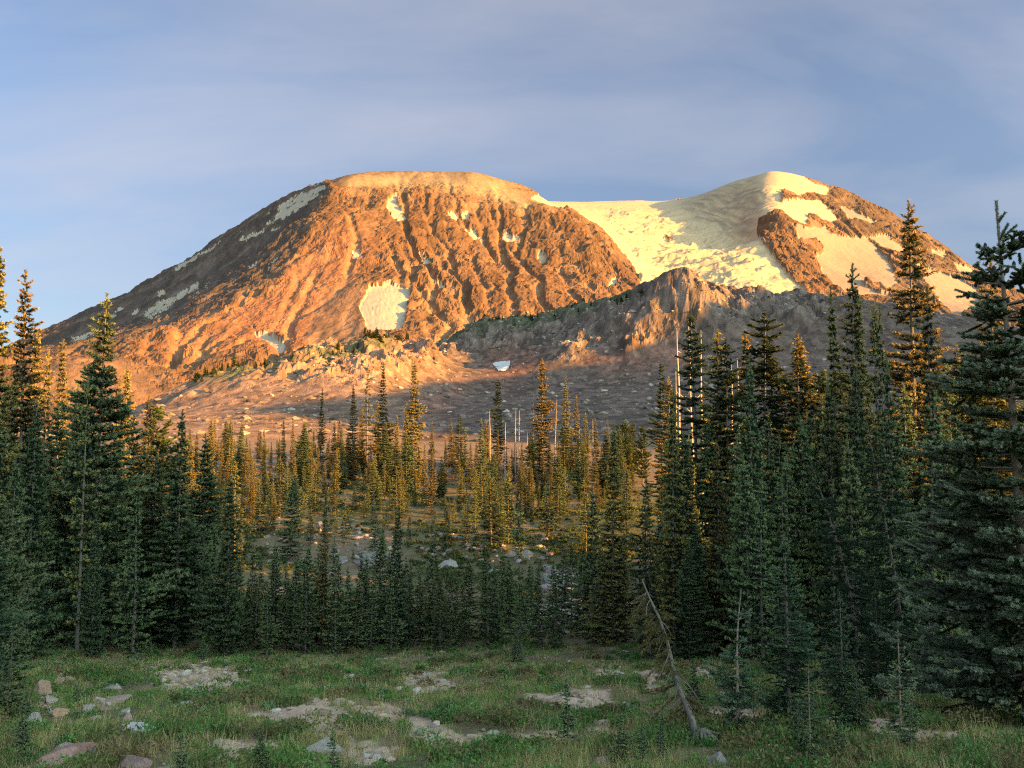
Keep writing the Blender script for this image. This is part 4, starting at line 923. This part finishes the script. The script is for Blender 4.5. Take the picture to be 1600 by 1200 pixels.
# ------------------------------------------------------------------ small trees on the moraine crest
def tiny(seed, H, R):
    rg = np.random.default_rng(seed); A, B, T = [], [], []
    for h in np.arange(.05 * H, .97 * H, .16 * H / 3):
        r = R * (1 - h / H) ** .8 * rg.uniform(.6, 1.15)
        for q in range(6):
            ph = rg.uniform(0, 6.28); A.append((0, 0, h)); B.append((r * math.cos(ph), r * math.sin(ph), h + rg.normal(-.05, .12) * R)); T.append(.4)
    V, c = needle_tris(np.array(A, float), np.array(B, float), np.array(T), 26, .34, .16, rg)
    return mesh_np('stunted_fir', V, np.arange(len(V)).reshape(-1, 3), np.array([.03, .045, .018]) * (1 - c[:, None]) + np.array([.09, .10, .04]) * c[:, None], False, [M_NEEDLE])
TINY = [tiny(7, 4, .8), tiny(8, 4, 1.2), tiny(9, 3, 1.6), tiny(10, 5, .9)]
def mor_z(x, y):
    i = np.interp(y, rr_m, np.arange(len(rr_m))); j = (x / y + .95) / 1.9 * (NC2 - 1)
    return Zm[int(round(i)), int(round(j))]
CR = sorted([(r[0], r[1], r[2]) for r in CREST])
def crest_tree(px_, dy, s, label, group):
    Y = np.interp(px_, [r[0] for r in CR], [r[2] for r in CR]) + dy
    x = (px_ - 800) / F / (CP - (600 - np.interp(px_, [r[0] for r in CR], [r[1] for r in CR])) / F * SP) * Y
    o = link('stunted_fir', random.choice(TINY)); o.location = (x, Y, mor_z(x, Y) - .25)
    o.rotation_euler = (0, 0, random.uniform(0, 6.28)); o.scale = (s * random.uniform(.8, 1.4), s * random.uniform(.8, 1.4), s)
    tag(o, label, 'tree', group)
for q in range(90):
    a = random.choice([random.uniform(305, 690), random.uniform(520, 650), random.uniform(305, 470)])
    crest_tree(a, random.uniform(-16, 4), random.uniform(.35, 1.15), 'stunted fir on the sunlit left crest of the moraine', 'stunted firs on the left moraine crest')
for q in range(80):
    a = random.choice([random.uniform(690, 1000), random.uniform(735, 830), random.uniform(940, 1005)])
    crest_tree(a, random.uniform(-12, 4), random.uniform(.3, .9), 'stunted fir on the shaded part of the moraine crest', 'stunted firs on the shaded moraine crest')

# ------------------------------------------------------------------ rocks
def rock_mesh(seed, sx, sy, sz, col, cuts=15):
    rg = np.random.default_rng(seed)
    n = 14
    import bmesh
    bm = bmesh.new(); bmesh.ops.create_icosphere(bm, subdivisions=4, radius=1.0)
    P = np.array([v.co[:] for v in bm.verts]); Fc = np.array([[v.index for v in f.verts] for f in bm.faces]); bm.free()
    for q in range(cuts):
        d = rg.normal(size=3); d /= np.linalg.norm(d); k = rg.uniform(.32, .75)
        s = P @ d - k
        P = P - np.maximum(s, 0)[:, None] * d * .96
    P = P * (1 + .08 * fbm(P[:, 0] * 3 + seed, P[:, 1] * 3 + P[:, 2] * 2, 4, seed % 40)[:, None])
    P = P * (sx, sy, sz)
    c = np.array(col) * (1 + .22 * fbm(P[:, 0] * 4 / sx, P[:, 2] * 5 / sz + P[:, 1] * 3 / sy, 4, seed % 30 + 3)[:, None])
    return P, Fc, np.clip(c, .02, .85)
ROCKS = [(215,1146,.42,.24,.15,(.56,.55,.55),'large flat white slab in the lower left grass'),(198,1130,.20,.15,.12,(.46,.33,.30),'pink stone touching the back of the white slab'),(192,1118,.19,.14,.13,(.46,.46,.44),'pale pointed stone behind the white slab'),
 (100,1192,.50,.34,.2,(.40,.25,.24),'large pink rock at the bottom left'),(215,1198,.42,.22,.12,(.36,.25,.24),'flat pink rock at the bottom below the slab'),(238,1168,.13,.1,.09,(.42,.24,.20),'small red stone right of the slab'),(150,1180,.16,.12,.09,(.42,.43,.46),'small bluish stone below the slab'),
 (105,1172,.18,.14,.12,(.38,.33,.31),'grey stone behind the large pink rock'),(52,1134,.18,.14,.16,(.44,.42,.42),'grey upright stone at the lower left'),(138,1112,.16,.12,.13,(.44,.43,.42),'small grey stone above the slab'),(148,1128,.14,.1,.1,(.44,.36,.31),'tan stone left of the slab'),
 (178,1098,.38,.2,.12,(.46,.34,.31),'long pinkish rock lying in the grass'),(98,1120,.2,.15,.13,(.48,.31,.21),'orange stone on the left of the meadow'),(65,1085,.3,.2,.22,(.46,.32,.24),'tan boulder by the left saplings'),(80,1098,.2,.16,.18,(.44,.38,.35),'pale rock leaning on the tan boulder'),
 (37,1022,.3,.25,.3,(.45,.42,.40),'grey boulder under the left border fir'),(180,1076,.25,.18,.14,(.40,.36,.35),'grey rock in the left meadow'),(350,1095,.14,.1,.1,(.45,.46,.48),'bluish stone right of the sandy patch'),(315,1112,.14,.1,.07,(.40,.36,.33),'flat little stone near the sandy centre'),
 (385,1052,.24,.18,.16,(.40,.37,.36),'grey rock at the right of the left sandy patch'),(510,1178,.3,.22,.16,(.34,.32,.32),'dark grey rock at the bottom below the sand'),(1120,1196,.16,.12,.15,(.34,.32,.33),'grey stone at the foot of the leaning dead tree'),(940,1192,.2,.14,.1,(.38,.26,.22),'reddish stone at the bottom right of the meadow'),
 (355,1027,.45,.25,.16,(.46,.38,.34),'pale rock at the far left of the meadow'),(1060,1015,.3,.2,.12,(.42,.33,.27),'tan flat rock below the right forest'),(1115,1014,.4,.22,.1,(.42,.33,.26),'long tan rock behind the meadow sapling'),(700,1076,.25,.18,.1,(.42,.33,.28),'flat rock in the middle of the meadow'),(905,1085,.2,.15,.08,(.42,.33,.27),'tan stone in the right sandy patch')]
def ray_ground(px_, py_):
    lo, hi = 4.0, 170.0
    ys = np.geomspace(5, 165, 500); pts = np.array([at(px_, py_, y) for y in ys]); g = ground_z(pts[:, 0], pts[:, 1])
    k = np.argmax(pts[:, 2] < g)
    return pts[k, 0], pts[k, 1], g[k]
ROCK_AT = []
for q, (a, b, sx, sy, sz, cc, lab) in enumerate(ROCKS):
    x, y, z = ray_ground(a, b)
    ROCK_AT.append((x, y, sx, sy))
    P, Fc, c = rock_mesh(300 + q, sx, sy, sz, np.array(cc) * ((.92, .88, .84) if q == 0 else (.82, .76, .70)))
    o = link('rock', mesh_np('rock', P, Fc, c, False, [M_STONE])); o.location = (x, y, z + .22 * sz); o.rotation_euler = (random.uniform(-.1, .1), random.uniform(-.12, .12), random.uniform(-.3, .3))
    tag(o, lab, 'rock', 'rocks on the meadow')
BIG = [(520,830,60,.9,.7,.6,(0.29,0.25,0.24)),(575,838,64,1.4,.9,.7,(0.27,0.24,0.23)),(590,826,66,1.8,.8,.7,(0.26,0.24,0.23)),(705,852,64,1.3,.7,.6,(0.33,0.29,0.27)),(822,848,66,1.1,.8,.6,(0.33,0.30,0.29)),(862,895,58,1.2,1.0,.9,(0.32,0.29,0.28)),(530,885,54,.9,.6,.5,(0.29,0.19,0.17)),(440,885,56,.7,.5,.4,(0.32,0.26,0.23)),(800,852,66,.9,.6,.5,(0.33,0.29,0.27)),(770,868,62,.8,.6,.5,(0.32,0.29,0.27))]
for q, (a, b, y, sx, sy, sz, cc) in enumerate(BIG):
    x = at(a, b, y)[0]; P, Fc, c = rock_mesh(400 + q, sx, sy, sz, cc)
    o = link('boulder', mesh_np('boulder', P, Fc, c, False, [M_STONE])); o.location = (x, y, float(ground_z(x, y)) + .3 * sz); o.rotation_euler = (0, random.uniform(-.2, .2), random.uniform(-.5, .5))
    tag(o, 'pale boulder among the small firs beyond the dark meadow edge row', 'boulder', 'boulders beyond the meadow edge')
def scatter(name, pts, smin, smax, cols, lab, mat, flat=.7, seed=1, pw=2.2, sub=2):
    rg = np.random.default_rng(seed); protos = []
    import bmesh
    bm = bmesh.new(); bmesh.ops.create_icosphere(bm, subdivisions=sub, radius=1.0); P0 = np.array([v.co[:] for v in bm.verts]); F0 = np.array([[v.index for v in f.verts] for f in bm.faces]); bm.free()
    for k in range(8):
        P = P0.copy()
        for q in range(9):
            d = rg.normal(size=3); d /= np.linalg.norm(d); s = P @ d - rg.uniform(.4, .8); P = P - np.maximum(s, 0)[:, None] * d
        protos.append(P)
    n = len(pts); V = np.empty((n, len(P0), 3)); Cc = np.empty((n, len(P0), 3))
    for k in range(n):
        s = smin + (smax - smin) * rg.random() ** pw; a = rg.uniform(0, 6.28); c, sn = math.cos(a), math.sin(a)
        P = protos[k % 8] * (s * rg.uniform(.8, 1.4), s * rg.uniform(.7, 1.1), s * flat * rg.uniform(.6, 1.1))
        V[k] = np.stack([P[:, 0] * c - P[:, 1] * sn, P[:, 0] * sn + P[:, 1] * c, P[:, 2]], -1) + pts[k]
        Cc[k] = np.array(cols[rg.integers(len(cols))]) * rg.uniform(.7, 1.25)
    Fa = (F0[None] + (np.arange(n) * len(P0))[:, None, None]).reshape(-1, 3)
    tag(link(name, mesh_np(name, V.reshape(-1, 3), Fa, np.clip(Cc.reshape(-1, 3), .02, .8), False, [mat])), lab, 'stones', kind='stuff')
rg = np.random.default_rng(5)
pp = []
for (xa, xb, ya, yb, n) in [(852,905,888,960,420),(840,890,940,990,200),(520,620,835,895,60),(650,860,835,880,110),(410,560,800,890,60),(1090,1150,830,880,30)]:
    for k in range(n):
        x, y, z = ray_ground(rg.uniform(xa, xb), rg.uniform(ya, yb)); pp.append((x, y, z + .03))
scatter('scree', pp, .07, .55, [(.33,.28,.26),(.36,.29,.27),(.28,.24,.23),(.32,.22,.19)], 'pale tumbled stones on the slope beyond the meadow edge', M_STONE, seed=3)
pp = []
while len(pp) < 2600:
    x, y = rg.uniform(-14, 14), 7 + 29 * rg.random() ** .8
    if abs(x) < y * .7 and rg.random() < .03 + bare_at(np.array([x]), np.array([y]))[0]: pp.append((x, y, float(ground_z(x, y)) + .0))
scatter('gravel', pp, .015, .15, [(.42,.32,.23),(.38,.28,.20),(.42,.36,.32),(.34,.24,.18),(.44,.34,.25)], 'small stones on the sandy patches of the meadow', M_STONE, seed=4, pw=3)
pp = []
ii = rg.integers(5, NR2 - 60, 42000); jj = rg.integers(60, NC2 - 60, 42000)
keep = rg.random(42000) < (.25 + .75 * rocky[ii, jj]) * (.3 + .7 * sstep(-.2, .4, fbm(Xm[ii, jj] / 30, Ym[ii, jj] / 30, 3, 71)))
pp = np.stack([Xm[ii, jj], Ym[ii, jj], Zm[ii, jj]], -1)[keep & (np.abs(Xm[ii, jj]) < .75 * Ym[ii, jj])]
scatter('boulder_field', pp, .3, 1.9, [(.19,.15,.13),(.14,.115,.105),(.27,.21,.175),(.36,.29,.24)], 'grey brown boulders strewn over the moraine', M_MOR, seed=6, pw=3, sub=1)

# ------------------------------------------------------------------ grass and low plants of the meadow
def tufts(name, X, Y, blades, hl, wd, cols, lab, lean=.55, seed=1, leafy=False):
    rg = np.random.default_rng(seed); n = len(X); Z = ground_z(X, Y)
    i = np.repeat(np.arange(n), blades); m = len(i)
    s = np.repeat(rg.uniform(.5, 1.0, n) * (1 + .9 * rg.random(n) ** 4), blades)
    far = np.sqrt(np.maximum(Y[i], 8) / 12)
    ph = rg.uniform(0, 6.28, m)
    if leafy:
        el = np.arccos(rg.random(m)); r = hl * s * rg.uniform(.5, 1, m) 
        o = np.stack([X[i] + r * np.sin(el) * np.cos(ph), Y[i] + r * np.sin(el) * np.sin(ph), Z[i] + .75 * r * np.cos(el) + .01], -1)
        d = rg.normal(size=(m, 3)) + np.stack([np.sin(el) * np.cos(ph), np.sin(el) * np.sin(ph), np.cos(el) + .3], -1)
        d /= np.linalg.norm(d, axis=1, keepdims=True); L = wd * 2.2 * far * rg.uniform(.7, 1.3, m)
        side = np.cross(d, rg.normal(size=(m, 3))); side /= np.linalg.norm(side, axis=1, keepdims=True)
        w = wd * far
        V = np.stack([o - d * L[:, None] * .5, o + side * w[:, None] * .5, o + d * L[:, None] * .5, o - side * w[:, None] * .5], 1).reshape(-1, 3); k = 4
    else:
        rad = rg.uniform(0, .09, m) * s * far
        o = np.stack([X[i] + rad * np.cos(ph), Y[i] + rad * np.sin(ph), Z[i] - .02], -1)
        d = np.stack([np.cos(ph) * lean * rg.random(m), np.sin(ph) * lean * rg.random(m), np.ones(m)], -1)
        L = hl * s * rg.uniform(.55, 1.2, m); a2 = rg.uniform(0, 6.28, m); side = np.stack([np.cos(a2), np.sin(a2), np.zeros(m)], -1)
        w = (wd * far)[:, None] * .5
        V = np.stack([o - side * w, o + side * w, o + d * L[:, None] + np.array([0, 0, 0])], 1).reshape(-1, 3); k = 3
    base = np.array(cols)[rg.integers(0, len(cols), n)] * rg.uniform(.75, 1.25, (n, 1))
    c = np.repeat(base[i] * rg.uniform(.8, 1.25, (m, 1)), k, 0)
    tag(link(name, mesh_np(name, V, np.arange(len(V)).reshape(-1, k), np.clip(c, .01, .6), False, [M_GRASS])), lab, 'grass' if not leafy else 'low plants', kind='stuff')
def ground_points(n, y0, y1, keep_bare, seed, patch=None, spread=.72):
    rg = np.random.default_rng(seed); u = rg.random(n)
    Y = y0 * (y1 / y0) ** u; X = rg.uniform(-1, 1, n) * (Y * spread + 1.5)
    k = rg.random(n) < np.where(bare_at(X, Y) > .5, keep_bare, 1.0)
    if patch: k &= rg.random(n) < sstep(patch[1], patch[2], fbm(X / patch[0], Y / patch[0], 4, seed + 400))
    for rx, ry, ra, rb in ROCK_AT: k &= ((X - rx) / (ra * .95)) ** 2 + ((Y - ry + .12) / (rb + .16)) ** 2 > 1
    return X[k], Y[k]
GREEN = [(.22,.30,.075),(.17,.26,.065),(.26,.30,.085),(.30,.30,.10)]
DRY = [(.46,.36,.17),(.40,.33,.14),(.50,.37,.20),(.42,.28,.16)]
X, Y = ground_points(30000, 6.5, 46, .10, 31, (2.2, -.3, .2)); tufts('grass', X, Y, 9, .17, .010, GREEN, 'short green grass tufts over the meadow', seed=1)
X, Y = ground_points(42000, 6.5, 46, .16, 33, (1.8, -.2, .3)); tufts('dry_grass', X, Y, 8, .19, .009, DRY, 'dry straw coloured grass over the meadow', lean=.9, seed=2)
X, Y = ground_points(13000, 6.5, 46, .07, 35, (1.2, -.15, .3)); tufts('meadow_herbs', X, Y, 46, .15, .024, [(.12,.23,.055),(.15,.27,.07),(.085,.18,.055),(.12,.20,.085)], 'low dark green leafy plants in the meadow', seed=3, leafy=True)
X, Y = ground_points(3400, 6.5, 44, .12, 37, (3.0, -.2, .3)); tufts('heather', X, Y, 150, .30, .028, [(.085,.17,.045),(.11,.20,.06),(.13,.15,.05),(.19,.15,.07)], 'bushy heather clumps on the meadow', seed=4, leafy=True)
X, Y = ground_points(15000, 46, 130, .15, 39, (9, -.25, .3)); tufts('bench_heather', X, Y, 40, .42, .045, [(.06,.09,.03),(.075,.10,.03),(.10,.11,.04),(.13,.11,.05)], 'low bushes covering the bench beyond the meadow', seed=5, leafy=True)
